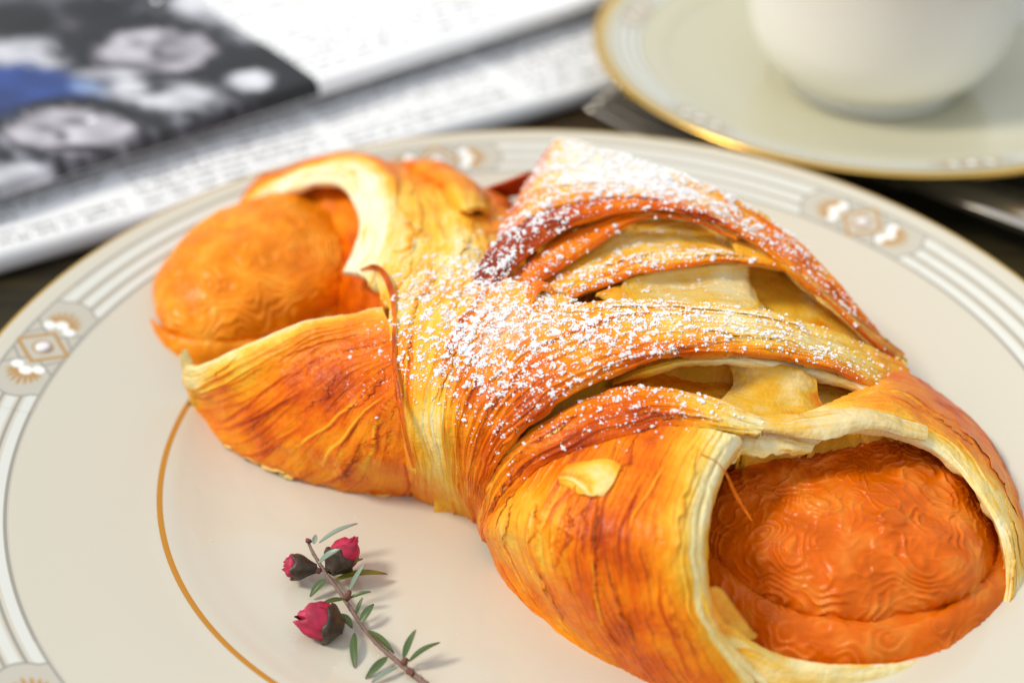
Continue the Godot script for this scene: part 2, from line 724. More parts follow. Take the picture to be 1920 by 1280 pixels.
func plate_profile() -> PackedVector2Array:
	var key := PackedVector2Array([Vector2(0.01, 5.5), Vector2(30, 5.5), Vector2(50, 5.5), Vector2(60, 5.8), Vector2(66, 6.6), Vector2(71, 7.9), Vector2(74.5, 9.0), Vector2(76.8, 9.6), Vector2(80, 10.3), Vector2(88, 12.3), Vector2(96, 14.3), Vector2(104, 16.4), Vector2(112, 18.5), Vector2(117, 19.75)])
	return curve2(key, 110)


func profile_y(prof: PackedVector2Array, r: float) -> float:
	for k in prof.size() - 1:
		if prof[k + 1].x >= r:
			return lerpf(prof[k].y, prof[k + 1].y, (r - prof[k].x) / maxf(prof[k + 1].x - prof[k].x, 1e-5))
	return prof[prof.size() - 1].y


func band_profile(prof: PackedVector2Array, r0: float, r1: float, n: int, lift: float) -> PackedVector2Array:
	var out := PackedVector2Array()
	for k in n:
		var r := lerpf(r0, r1, float(k) / (n - 1))
		out.append(Vector2(r, profile_y(prof, r) + lift))
	return out


func build_plate() -> void:
	var o := base("dessert_plate", Vector3.ZERO)
	tag(o, "cream porcelain plate with gold rim and grey patterned border under the pastry", "plate")
	var top := plate_profile()
	var body := top.duplicate()
	for q in [Vector2(118.2, 20.0), Vector2(118.9, 19.9), Vector2(119.1, 19.3), Vector2(118.5, 18.5), Vector2(112, 16.2), Vector2(96, 11.9), Vector2(80, 7.6), Vector2(74, 5.4), Vector2(72, 3), Vector2(71.5, 0.3), Vector2(70.3, 0.05), Vector2(69, 0.4), Vector2(68, 2.6), Vector2(40, 3.0), Vector2(0.01, 3.0)]:
		body.append(q)
	put("plate_body", lathe(body, 220), porcelain(), o)
	var gm := gold()
	put("rim_gilding", lathe(PackedVector2Array([Vector2(118.1, 20.0), Vector2(118.3, 20.07), Vector2(118.6, 20.08), Vector2(118.95, 19.98), Vector2(119.2, 19.3), Vector2(118.6, 18.5)]), 220), gm, o)
	var ring := paint(Color(0.58, 0.255, 0.02), 0.35, 0.35)
	put("gold_ring", lathe(PackedVector2Array([Vector2(75.8, profile_y(top, 75.8) + 0.03), Vector2(76.35, profile_y(top, 76.35) + 0.07), Vector2(76.9, profile_y(top, 76.9) + 0.03)]), 220), ring, o)
	border(o, top, [-76.9, -13.4, 46.0, 105.5, 165.0, -134.5], 1.0, 103.4, 114.8, 10.9)


func border(o: Node3D, prof: PackedVector2Array, angles: Array, scale: float, r0: float, r1: float, half_deg: float) -> void:
	var lines := porcelain(Color.WHITE)
	lines.albedo_texture = line_texture()
	lines.texture_repeat = false
	put("lined_border", lathe(band_profile(prof, r0, r1, 14, 0.05), 220), lines, o)
	var mm := porcelain(Color.WHITE)
	mm.albedo_texture = motif_texture()
	mm.texture_repeat = false
	var jm := paint(Color(0.80, 0.78, 0.82), 0.1)
	var meshes := {}
	for deg in angles:
		var a := deg_to_rad(deg)
		var h := deg_to_rad(half_deg)
		var w := put("printed_motif", lathe(band_profile(prof, r0, r1, 14, 0.1), 36, -h, h), mm, o)
		w.rotation.y = -a
		var jewel := SphereMesh.new()
		jewel.radius = 1.55 * scale * MM
		jewel.height = 1.3 * scale * MM
		jewel.radial_segments = 20
		jewel.rings = 10
		var rm := (r0 + r1) / 2.0
		var j := put("enamel_dot", jewel, jm, o)
		j.position = Vector3(sin(a) * rm, profile_y(prof, rm) + 0.2, -cos(a) * rm) * MM


const CREAM := Color(0.801, 0.783, 0.724)


func line_texture() -> ImageTexture:
	var im := Image.create(4, 512, false, Image.FORMAT_RGB8)
	var grey := Color(0.60, 0.59, 0.55)
	var white := Color(0.85, 0.86, 0.835)
	for y in 512:
		var t := y / 511.0 * 11.4
		var c := CREAM
		for g in [0.45, 3.55, 7.0, 10.9]:
			c = c.lerp(grey, 1.0 - smoothstep(0.2, 0.42, absf(t - g)))
		for g in [1.75, 5.25, 8.9]:
			c = c.lerp(white, 1.0 - smoothstep(0.75, 0.95, absf(t - g)))
		for x in 4:
			im.set_pixel(x, y, c)
	return ImageTexture.create_from_image(im)


func seg_dist(p: Vector2, a: Vector2, b: Vector2) -> float:
	var ab := b - a
	return (p - a - ab * clampf((p - a).dot(ab) / ab.length_squared(), 0, 1)).length()


func motif_texture() -> ImageTexture:
	var w := 640
	var h := 180
	var im := Image.create(w, h, false, Image.FORMAT_RGB8)
	var grey := Color(0.60, 0.59, 0.55)
	var field := Color(0.755, 0.74, 0.685)
	var brown := Color(0.71, 0.56, 0.35)
	var white := Color(0.96, 0.965, 0.955)
	var shell := Vector2(7.2, 0)
	for y in h:
		for x in w:
			var s: float = absf((x + 0.5) / w - 0.5) * 41.5
			var t: float = ((y + 0.5) / h - 0.5) * 11.4
			var p := Vector2(s, t)
			var dsh := p - shell
			var ang := dsh.angle()
			var rad := dsh.length()
			var edge := 8.6 + 0.8 * absf(cos(ang * 3.6)) - 2.2 * smoothstep(0.7, 1.5, absf(ang))
			edge = minf(edge, 5.25 / maxf(absf(sin(ang)), 0.01))
			var inside := rad < edge or s < 8.0
			# outside the shell the border lines go on
			var c := CREAM
			if inside:
				c = field
			else:
				for g in [1.75, 5.25, 8.9]:
					c = c.lerp(Color(0.85, 0.86, 0.835), 1.0 - smoothstep(0.75, 0.95, absf(t + 5.7 - g)))
				for g in [3.55, 7.0]:
					c = c.lerp(grey, 1.0 - smoothstep(0.2, 0.42, absf(t + 5.7 - g)))
			var lines := minf(absf(absf(t) - 5.25), seg_dist(p, Vector2(2.2, 5.2), Vector2(7.6, 0.6)))
			lines = minf(lines, seg_dist(p, Vector2(2.2, -5.2), Vector2(7.6, -0.6)))
			lines = minf(lines, seg_dist(p, Vector2(7.6, 5.2), Vector2(4.2, 1.2)))
			lines = minf(lines, seg_dist(p, Vector2(7.6, -5.2), Vector2(4.2, -1.2)))
			if s > 7.2:
				lines = minf(lines, absf(rad - edge))
			c = c.lerp(grey, 1.0 - smoothstep(0.14, 0.34, lines))
			# fan of brown rays
			if dsh.x > 0.6:
				var ray := absf(fposmod(ang / 0.27 + 0.5, 1.0) - 0.5) * 0.27 * rad
				var reach := 6.4 - 1.6 * absf(ang)
				var k := (1.0 - smoothstep(0.22, 0.5, ray)) * (1.0 - smoothstep(reach - 1.5, reach, rad)) * smoothstep(1.3, 2.0, rad) * (1.0 - smoothstep(1.1, 1.3, absf(ang)))
				k = maxf(k, (1.0 - smoothstep(2.6, 4.0, rad)) * (1.0 - smoothstep(1.1, 1.3, absf(ang))))
				c = c.lerp(brown, k)
			# white trefoil
			var tre := minf((p - Vector2(8.2, 0)).length() - 1.35, minf((p - Vector2(7.0, 2.2)).length(), (p - Vector2(7.0, -2.2)).length()) - 1.25)
			c = c.lerp(white, 1.0 - smoothstep(-0.15, 0.15, tre))
			# diamond
			var dia := absf(s / 5.1 + absf(t) / 5.5 - 1.0) * 3.7
			var dv := s / 5.1 + absf(t) / 5.5
			if dv < 1.0:
				c = field
			c = c.lerp(brown, 1.0 - smoothstep(0.34, 0.55, dia))
			c = c.lerp(brown, (1.0 - smoothstep(0.15, 0.35, absf(p.length() - 2.0))) * 0.8)
			im.set_pixel(x, y, c)
	return ImageTexture.create_from_image(im)


func build_saucer() -> void:
	var o := base("saucer", Vector3(100.9, 0, -179.5))
	tag(o, "cream saucer with a bright gold rim under the coffee cup", "saucer")
	var key := PackedVector2Array([Vector2(0.01, 4.6), Vector2(20, 4.6), Vector2(27, 4.7), Vector2(28.5, 5.3), Vector2(30, 5.6), Vector2(38, 6.9), Vector2(50, 9.6), Vector2(60, 12.3), Vector2(61.5, 12.95), Vector2(70, 15.2), Vector2(78, 17.4), Vector2(80.6, 18.1)])
	var top := curve2(key, 100)
	var body := top.duplicate()
	for q in [Vector2(81.6, 18.5), Vector2(82.3, 18.3), Vector2(82.3, 17.6), Vector2(78, 15.6), Vector2(60, 10.4), Vector2(46, 6.4), Vector2(44.5, 0.3), Vector2(43, 0.1), Vector2(42, 2.4), Vector2(0.01, 2.6)]:
		body.append(q)
	put("saucer_body", lathe(body, 180), porcelain(Color(0.58, 0.555, 0.41)), o)
	put("rim_gilding", lathe(PackedVector2Array([Vector2(79.2, 17.75), Vector2(80.4, 18.2), Vector2(81.6, 18.64), Vector2(82.4, 18.4), Vector2(82.6, 17.4), Vector2(81.4, 16.8)]), 180), gold(), o)
	border(o, top, [-70.0, -130.0, 170.0, 110.0, 50.0, -10.0], 0.7, 68.5, 76.5, 11.0)


func build_cup() -> void:
	var o := base("coffee_cup", Vector3(102.5, 4.65, -179.5))
	tag(o, "plain cream white porcelain cup standing on the gold rimmed saucer", "cup")
	var key := PackedVector2Array([Vector2(23.5, 0.2), Vector2(24.5, 0.1), Vector2(25, 1.0), Vector2(24.4, 2.6), Vector2(25.6, 4.0), Vector2(30, 6.5), Vector2(34.6, 11.5), Vector2(37.6, 18), Vector2(39.2, 26), Vector2(40.3, 36), Vector2(41.6, 48), Vector2(43.4, 60), Vector2(44.6, 66)])
	var body := curve2(key, 90)
	for q in [Vector2(44.7, 66.5), Vector2(44.1, 66.7), Vector2(43.2, 66), Vector2(41.8, 58), Vector2(39.6, 44), Vector2(38, 30), Vector2(35.5, 17), Vector2(30, 9), Vector2(20, 5.4), Vector2(0.01, 4.8)]:
		body.append(q)
	put("cup_body", lathe(body, 140), porcelain(Color(0.87, 0.875, 0.83)), o)
	put("rim_gilding", lathe(PackedVector2Array([Vector2(44.55, 65.6), Vector2(44.95, 66.6), Vector2(44.1, 66.95), Vector2(43.1, 66.2)]), 140), gold(), o)
	var h := tube(PackedVector3Array([Vector3(39.5, 52, -3), Vector3(50, 56, -5), Vector3(61, 52, -7), Vector3(64, 41, -8), Vector3(58, 29, -7), Vector3(47, 21, -5), Vector3(36.5, 19.5, -3)]), PackedFloat32Array([4.2, 3.4, 3.0, 3.0, 3.0, 3.4, 4.2]), 48, 18, 1.3)
	put("handle", h, porcelain(Color(0.87, 0.875, 0.83)), o)
	var coffee := CylinderMesh.new()
	coffee.top_radius = 0.0408
	coffee.bottom_radius = 0.0395
	coffee.height = 0.004
	var c := put("coffee", coffee, paint(Color(0.03, 0.014, 0.006), 0.05), o)
	c.position = Vector3(0, 0.0535, 0)


func build_fork() -> void:
	var o := base("fork", Vector3(20, 0, -163), atan2(-53.0, 85.0))
	tag(o, "silver fork lying on the table between the plate and the saucer", "fork")
	var steel := paint(Color(0.62, 0.57, 0.50), 0.2, 1.0)
	for k in 4:
		var z := (k - 1.5) * 5.6
		put("tine", tube(PackedVector3Array([Vector3(0, 7.5, z * 0.96), Vector3(14, 4.6, z), Vector3(30, 2.4, z), Vector3(47, 1.8, z * 0.98)]), PackedFloat32Array([0.7, 1.1, 1.3, 1.5]), 24, 10, 0.75), steel, o)
	var outline := PackedVector2Array([Vector2(45, 10), Vector2(54, 11), Vector2(63, 8.5), Vector2(71, 4.6), Vector2(80, 3.4), Vector2(88, 4.4), Vector2(92, 6.0), Vector2(98, 5.4), Vector2(112, 7.2), Vector2(130, 9.4), Vector2(150, 10.8), Vector2(172, 11.4), Vector2(186, 9.2), Vector2(193, 4.0), Vector2(195, 0.6)])
	var lift := PackedVector2Array([Vector2(45, 1.8), Vector2(60, 2.8), Vector2(75, 6.6), Vector2(95, 10.2), Vector2(130, 9.0), Vector2(165, 4.6), Vector2(195, 1.6)])
	var wide := curve2(outline, 90)
	var p := PackedVector3Array()
	for j in 90:
		var y := profile_y(lift, wide[j].x)
		for i in 19:
			var s := (i / 18.0) * 2.0 - 1.0
			# raised border along the handle
			var rim := 0.7 * exp(-pow((absf(s) - 0.86) / 0.1, 2.0)) * smoothstep(88.0, 100.0, wide[j].x)
			p.append(Vector3(wide[j].x, y + rim - 1.4 * s * s + 0.9, s * wide[j].y))
	put("handle", skin(p, 19, 90, PackedColorArray(), 1.6, Vector3.UP), steel, o)


# ================= pastry =================
func R(a: Array) -> PackedVector4Array:
	var out := PackedVector4Array()
	for k in range(0, a.size(), 4):
		out.append(Vector4(a[k] * 0.1, a[k + 1] * 0.1, a[k + 2] * 0.1, a[k + 3] * 0.01))
	return out


func cr(a: Vector4, b: Vector4, c: Vector4, d: Vector4, f: float) -> Vector4:
	var f2 := f * f
	var f3 := f2 * f
	return (b * 2.0 + (c - a) * f + (a * 2.0 - b * 5.0 + c * 4.0 - d) * f2 + (b * 3.0 - a - c * 3.0 + d) * f3) * 0.5


func along(row: PackedVector4Array, n: int) -> PackedVector4Array:
	var out := PackedVector4Array()
	var k := row.size()
	for i in n:
		var t := float(i) / (n - 1) * (k - 1)
		var s := mini(int(t), k - 2)
		var b := row[s]
		var c := row[s + 1]
		var a := row[s - 1] if s > 0 else b * 2.0 - c
		var d := row[s + 2] if s + 2 < k else c * 2.0 - b
		out.append(cr(a, b, c, d, t - s))
	return out


# One layer of dough: a spline sheet through rows of points, terraced into laminations, streaked and baked.
func layer(called: String, label: String, rows: Array, o: Dictionary) -> void:
	var nu: int = o.nu
	var nv: int = o.nv
	var sd: float = o.seed * 7.31
	var lines: Array = []
	for r: PackedVector4Array in rows:
		lines.append(along(r, nu))
	var k := lines.size()
	var p := PackedVector3Array()
	var bk := PackedFloat32Array()
	p.resize(nu * nv)
	bk.resize(nu * nv)
	var rag: FastNoiseLite = noise.rag
	var rag0: float = o.get("rag0", 0.0)
	var rag1: float = o.get("rag1", 0.0)
	for i in nu:
		var u := float(i) / (nu - 1)
		var lo := rag0 * (0.5 + 0.5 * rag.get_noise_2d(u * 7.0 * nu / 150.0, sd))
		var hi := 1.0 - rag1 * clampf(0.5 + 0.9 * rag.get_noise_2d(u * 5.0 * nu / 150.0, sd + 50.0), 0.02, 1.0)
		for j in nv:
			var v := clampf(lerpf(lo, hi, float(j) / (nv - 1)), 0.0, 1.0)
			var t := v * (k - 1)
			var s := mini(int(t), k - 2)
			var b: Vector4 = lines[s][i]
			var c: Vector4 = lines[s + 1][i]
			var a: Vector4 = lines[s - 1][i] if s > 0 else b * 2.0 - c
			var d: Vector4 = lines[s + 2][i] if s + 2 < k else c * 2.0 - b
			var q := cr(a, b, c, d, t - s)
			p[j * nu + i] = Vector3(q.x, q.y - PLATE_Y, q.z)
			bk[j * nu + i] = q.w
	# lengths across and along, in mm
	var lu := 0.0
	var lv := 0.0
	for i in nu - 1:
		lu += (p[(nv / 2) * nu + i + 1] - p[(nv / 2) * nu + i]).length()
	for j in nv - 1:
		lv += (p[(j + 1) * nu + nu / 2] - p[j * nu + nu / 2]).length()
	var up := Vector3(0, 0.8, 0.6)
	var nor := grid_normals(p, nu, nv, up)
	var warp: FastNoiseLite = noise.warp
	var mask: FastNoiseLite = noise.mask
	var streak: FastNoiseLite = noise.streak
	var grain: FastNoiseLite = noise.grain
	var lump: FastNoiseLite = noise.lump
	var lam: float = o.lam
	var la: float = o.la
	var st: float = o.st
	var wr: float = o.wr
	var ribs: Array = []
	var rr := RandomNumberGenerator.new()
	rr.seed = int(o.seed) * 977 + 5
	for c in int(o.get("ribs", 0)):
		var u0 := rr.randf_range(0.0, 0.55)
		ribs.append([rr.randf_range(0.06, 0.94), u0, u0 + rr.randf_range(0.25, 0.45), rr.randf_range(-0.08, 0.08), rr.randf_range(0.14, 0.24), rr.randf() < 0.5])
	var e0: int = o.get("edge0", 0)
	var e1: int = o.get("edge1", 0)
	for j in nv:
		var v := float(j) / (nv - 1)
		for i in nu:
			var u := float(i) / (nu - 1)
			var at := j * nu + i
			var x := p[at]
			var q := v * lam + 0.85 * warp.get_noise_2d(u * lu / 24.0 + sd, v * lv / 16.0) + sd
			var f := q - floorf(q)
			var m := smoothstep(-0.25, 0.25, mask.get_noise_2d(u * lu / 16.0 + sd, q * 0.9))
			var saw := f / 0.80 if f < 0.80 else (1.0 - f) / 0.20
			var d := la * m * (saw - 0.4)
			var s1 := streak.get_noise_2d(u * lu / 20.0 + sd, v * lv / 1.5)
			var s2 := streak.get_noise_2d(u * lu / 9.0 + sd + 40.0, v * lv / 0.5)
			var g := grain.get_noise_3dv(x)
			d += wr * lump.get_noise_3dv(x * 2.2) + st * (0.22 * s1 + 0.12 * s2) + 0.09 * g
			var b := bk[at] + m * (0.20 * smoothstep(0.55, 0.80, f) - 0.36 * smoothstep(0.80, 0.90, f) * (1.0 - smoothstep(0.93, 1.0, f)))
			b += st * (0.55 * s1 + 0.40 * s2) + 0.05 * g + 0.20 * lump.get_noise_3dv(x * 1.6)
			for rib: Array in ribs:
				if u < rib[1] or u > rib[2]:
					continue
				var along_rib: float = (u - rib[1]) / (rib[2] - rib[1])
				var off: float = (v - rib[0] - rib[3] * along_rib - 0.02 * warp.get_noise_2d(u * 5.0, rib[0] * 90.0)) * lv
				if absf(off) < 1.6:
					var fade := sin(PI * along_rib)
					var crest := exp(-off * off / (rib[4] * rib[4])) * minf(1.0, fade * 2.0)
					d += 0.22 * crest
					b = lerpf(b, 0.16 if rib[5] else 0.86, 0.75 * crest)
					b += 0.22 * exp(-pow((off - 0.55) / 0.35, 2.0)) * fade
			# torn edges stay pale, folded ones turn over
			var ed := minf(v, 1.0 - v) * lv
			if ed < 1.6:
				d -= 0.35 * pow(1.0 - ed / 1.6, 2.0)
			if e0 and v * lv < e0:
				b = lerpf(minf(b, 0.05), b, smoothstep(0.4, 1.0, v * lv / e0 + 0.3 * s1))
			if e1 and (1.0 - v) * lv < e1 and o.edge1 < 5:
				b = lerpf(minf(b, 0.06), b, smoothstep(0.4, 1.0, (1.0 - v) * lv / e1 + 0.3 * s1))
			p[at] = x + nor[at] * d
			bk[at] = clampf(b, -0.1, 1.0)
	nor = grid_normals(p, nu, nv, up)
	var col := PackedColorArray()
	col.resize(nu * nv)
	var clump: FastNoiseLite = noise.clump
	var sug: float = o.get("sug", 0.0)
	for at in nu * nv:
		col[at] = bake_color(bk[at])
		if sug > 0.0 and nor[at].y > 0.2:
			# the finest powder, a film between the grains
			var dn := sugar_density(p[at].x, p[at].z) * sug
			var film := smoothstep(1.3, 3.2, dn) * smoothstep(-0.25, 0.35, clump.get_noise_3dv(p[at] * 2.2) + 0.25 * (dn - 1.2)) * smoothstep(0.2, 0.6, nor[at].y)
			col[at] = col[at].lerp(Color(0.90, 0.89, 0.88), 0.6 * film)
		stamp(p[at])
	sugar_sites.append([p, nor, nu, nv, sug, col, int(o.get("flk", 0)), bk])
	var mat := clear_mat if o.has("clear") else membrane_mat if called == "dough_membrane" else crust_mat
	var part := put(called, skin(p, nu, nv, col, o.th, up, PackedVector2Array(), Color(0.92, 0.34, 0.02) if o.has("wet") else Color(0.84, 0.55, 0.14)), mat, pastry)
	if label:
		part.set_meta("label", label)


func stamp(x: Vector3) -> void:
	var i := int((x.x - HX0) / HC)
	var j := int((x.z - HZ0) / HC)
	if i >= 0 and j >= 0 and i < HN and j < HN:
		var k := j * HN + i
		if x.y > heights[k]:
			heights[k] = x.y


# An apricot half: domed, wrinkled, with a rolled lower rim.
func apricot(label: String, c: Vector3, rad: Vector3, turn: float, tint: Color, pale: Color, rim: Vector3, sd: float, fq: float, amp: float) -> void:
	var na := 400
	var nr := 220
	var p := PackedVector3Array()
	var col := PackedColorArray()
	var bend: FastNoiseLite = noise.bend
	var wrk: FastNoiseLite = noise.wrinkle
	var grain: FastNoiseLite = noise.grain
	p.resize(na * nr)
	col.resize(na * nr)
	for j in nr:
		var t := float(j) / (nr - 1)
		for i in na:
			var a := TAU * i / (na - 1)
			var dir := Vector3(cos(a), 0, sin(a))
			var pos: Vector3
			var n := Vector3.UP
			if t < 0.72:
				var e := t / 0.72 * PI * 0.53
				pos = Vector3(dir.x * rad.x * sin(e), rad.y * cos(e), dir.z * rad.z * sin(e))
				n = Vector3(pos.x / rad.x / rad.x, pos.y / rad.y / rad.y, pos.z / rad.z / rad.z).normalized()
			else:
				# the rim: a roll of flesh that comes out from under the dome and goes down
				var e := (t - 0.72) / 0.28
				var r0 := sin(PI * 0.53)
				var low := rad.y * cos(PI * 0.53)
				var arc := PI * (0.05 + 0.95 * e)
				var grow := lerpf(0.0, 1.0, (1.0 - cos(arc)) / 2.0)
				pos = Vector3(dir.x * (rad.x * r0 + rim.x * grow), low + rim.y * sin(arc) - rim.z * e * e, dir.z * (rad.z * r0 + rim.x * grow))
				n = (Vector3.UP * sin(arc) + dir * -cos(arc) * 1.0 + Vector3.UP * 0.3).normalized()
			var x := pos + Vector3(sd, 0, 0)
			var w := Vector3(bend.get_noise_3d(x.x * 1.6, x.z * 1.6, sd), bend.get_noise_3d(x.x * 1.6, x.z * 1.6, sd + 30), bend.get_noise_3d(x.x * 1.6 + 40, x.z * 1.6, sd + 60))
			var y := (x + w * 5.0) * fq
			# folds of shrunken skin run roughly round the dome, waver and die out
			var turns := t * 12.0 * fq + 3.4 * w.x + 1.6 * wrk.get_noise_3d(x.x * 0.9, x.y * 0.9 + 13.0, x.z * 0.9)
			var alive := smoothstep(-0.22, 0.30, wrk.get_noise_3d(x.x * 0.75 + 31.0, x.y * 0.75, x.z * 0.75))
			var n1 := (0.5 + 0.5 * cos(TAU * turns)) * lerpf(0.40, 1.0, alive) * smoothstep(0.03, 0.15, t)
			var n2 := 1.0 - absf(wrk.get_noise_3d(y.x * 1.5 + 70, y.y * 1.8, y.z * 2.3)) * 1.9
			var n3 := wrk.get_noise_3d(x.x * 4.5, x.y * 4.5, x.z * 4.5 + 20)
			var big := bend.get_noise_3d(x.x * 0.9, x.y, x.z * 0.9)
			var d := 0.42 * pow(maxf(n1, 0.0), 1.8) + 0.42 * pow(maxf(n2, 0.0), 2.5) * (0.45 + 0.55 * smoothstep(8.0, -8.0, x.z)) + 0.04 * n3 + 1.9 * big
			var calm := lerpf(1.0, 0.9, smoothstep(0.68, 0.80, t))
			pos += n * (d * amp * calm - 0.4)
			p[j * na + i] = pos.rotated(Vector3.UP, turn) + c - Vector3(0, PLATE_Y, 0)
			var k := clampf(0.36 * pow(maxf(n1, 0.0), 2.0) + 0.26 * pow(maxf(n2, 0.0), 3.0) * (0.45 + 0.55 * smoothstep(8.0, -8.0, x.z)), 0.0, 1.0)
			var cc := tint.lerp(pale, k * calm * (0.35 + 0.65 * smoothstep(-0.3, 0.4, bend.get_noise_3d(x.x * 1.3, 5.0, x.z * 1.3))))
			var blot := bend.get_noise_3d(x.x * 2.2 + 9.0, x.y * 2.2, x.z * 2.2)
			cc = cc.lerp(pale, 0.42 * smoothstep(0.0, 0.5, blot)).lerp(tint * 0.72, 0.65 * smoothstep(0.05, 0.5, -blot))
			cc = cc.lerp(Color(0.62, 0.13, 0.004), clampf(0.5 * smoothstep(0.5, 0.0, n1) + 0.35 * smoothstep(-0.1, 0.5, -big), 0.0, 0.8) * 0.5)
			col[j * na + i] = cc
	for i in na:      # one point at the top
		p[i] = p[0]
	for q in p:
		stamp(q)
	for j in nr:
		p[j * na + na - 1] = p[j * na]
		col[j * na + na - 1] = col[j * na]
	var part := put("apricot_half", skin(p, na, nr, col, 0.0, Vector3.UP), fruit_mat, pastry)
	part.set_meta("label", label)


func build_pastry() -> void:
	heights.resize(HN * HN)
	heights.fill(-1.0)
	# where the sugar fell: x, z, spread (0.1 mm) and weight
	var nums := [130, -433, 80, 170, 240, -404, 70, 150, 350, -372, 60, 80, 55, -538, 60, 90, -18, -256, 60, 130, -93, -144, 50, 140, 466, -300, 60, 50, -140, 78, 60, 120, -61, 55, 60, 110, 58, 49, 80, 85, 176, 49, 80, 65, 303, 66, 80, 50, 426, 58, 70, 35, 85, -125, 70, 80, 248, -203, 70, 80, 355, -203, 50, 60, -203, -5, 70, 60, -167, -175, 70, 40, -250, -106, 70, 35, -263, 44, 60, 25, -167, 188, 70, 30, -90, 182, 70, 38, -3, 158, 70, 40, 102, 152, 70, 35, 147, 244, 70, 60, 240, 249, 60, 60, 335, 261, 40, 25, 538, 71, 70, 20, 671, 65, 70, 12, 580, -150, 70, 30, -329, -18, 40, 20, -71, -47, 60, 70]
	for k in range(0, nums.size(), 4):
		sugar_blobs.append(PackedFloat32Array([nums[k] * 0.1, nums[k + 1] * 0.1, nums[k + 2] * 0.1, nums[k + 3] * 0.01]))
	pastry = base("apricot_pastry", Vector3(0, PLATE_Y, 0))
	tag(pastry, "golden brown apricot pastry dusted with sugar on the cream plate", "pastry")
	apricot("near apricot half, wrinkled deep orange, at the end closest to the viewer", Vector3(56.4, 16.5, 29.8), Vector3(26.5, 11.8, 22.5), 0.15, Color(0.72, 0.125, 0.002), Color(0.87, 0.31, 0.04), Vector3(7.0, 2.6, 11.0), 0, 0.95, 1.15)
	apricot("far apricot half, bright orange, at the end beside the newspapers", Vector3(-63.4, 14.5, -59.4), Vector3(22.5, 13.8, 30.5), -0.55, Color(0.95, 0.27, 0.003), Color(0.98, 0.48, 0.05), Vector3(4.0, 3.0, 10.5), 100, 1.4, 0.85)
	layer("pastry_flap", "golden brown front flap of the far pastry end with a pale torn edge", [
		R([-738, 250, -132, 18, -724, 220, -118, 8, -664, 260, -97, 6, -585, 300, -101, 8, -489, 330, -127, 8, -402, 350, -126, 13, -321, 370, -127, 18]),
		R([-741, 210, -131, 13, -727, 170, -120, 15, -638, 250, -60, 31, -548, 300, -65, 35, -462, 340, -78, 54, -376, 360, -82, 56, -310, 380, -80, 33]),
		R([-745, 120, -161, 23, -717, 100, -137, 56, -618, 200, -38, 60, -515, 280, -38, 59, -440, 320, -55, 62, -352, 355, -43, 60, -297, 385, -40, 53]),
		R([-707, 65, -118, 60, -650, 80, -51, 59, -568, 170, 2, 69, -474, 260, 13, 82, -403, 310, 1, 75, -328, 350, 3, 67, -283, 380, 9, 58]),
		R([-623, 60, -37, 60, -536, 70, 28, 60, -470, 170, 63, 60, -406, 250, 67, 67, -347, 310, 52, 79, -309, 350, 54, 72, -271, 380, 52, 60]),
		R([-493, 58, 35, 60, -403, 65, 75, 59, -358, 180, 120, 60, -322, 260, 120, 60, -293, 320, 114, 69, -273, 350, 96, 67, -256, 375, 87, 60]),
		R([-350, 55, 69, 60, -269, 55, 94, 62, -250, 180, 151, 56, -236, 260, 167, 53, -228, 320, 178, 58, -226, 350, 168, 60, -223, 370, 146, 56]),
	], {"nu": 150, "nv": 230, "ribs": 12, "th": 1.4, "lam": 24, "la": 0.2, "st": 0.13, "edge0": 2, "sug": 0.35, "wr": 0.5, "flk": 10, "seed": 1})
	layer("pastry_flap", "pale curled back edge of dough around the far apricot", [
		R([-749, 150, -775, 15, -703, 190, -799, 2, -641, 240, -765, -7, -549, 300, -729, -8, -465, 330, -677, -8, -408, 340, -541, -10, -400, 330, -434, -10, -425, 310, -342, -7]),
		R([-751, 160, -816, 52, -702, 205, -829, 22, -631, 260, -799, 2, -541, 310, -775, -2, -443, 350, -699, -7, -381, 370, -549, -10, -368, 360, -408, -8, -394, 340, -293, -5]),
		R([-756, 150, -871, 72, -695, 220, -866, 72, -622, 270, -833, 57, -534, 310, -821, 57, -436, 350, -754, 15, -357, 380, -590, 0, -339, 380, -397, -2, -369, 360, -252, -2]),
		R([-764, 120, -942, 75, -701, 190, -947, 80, -618, 250, -892, 75, -528, 290, -879, 80, -418, 330, -824, 70, -335, 370, -664, 57, -314, 385, -411, 4, -349, 370, -207, 2]),
		R([-752, 50, -1038, 70, -709, 80, -1106, 70, -624, 100, -1119, 80, -536, 140, -1105, 85, -408, 240, -964, 80, -321, 330, -702, 57, -296, 370, -414, 10, -321, 360, -193, 10]),
	], {"nu": 150, "nv": 90, "th": 1.6, "lam": 5, "la": 0.5, "st": 0.12, "edge0": 1, "wet": 1, "sug": 0.1, "wr": 0.25, "flk": 6, "seed": 2})
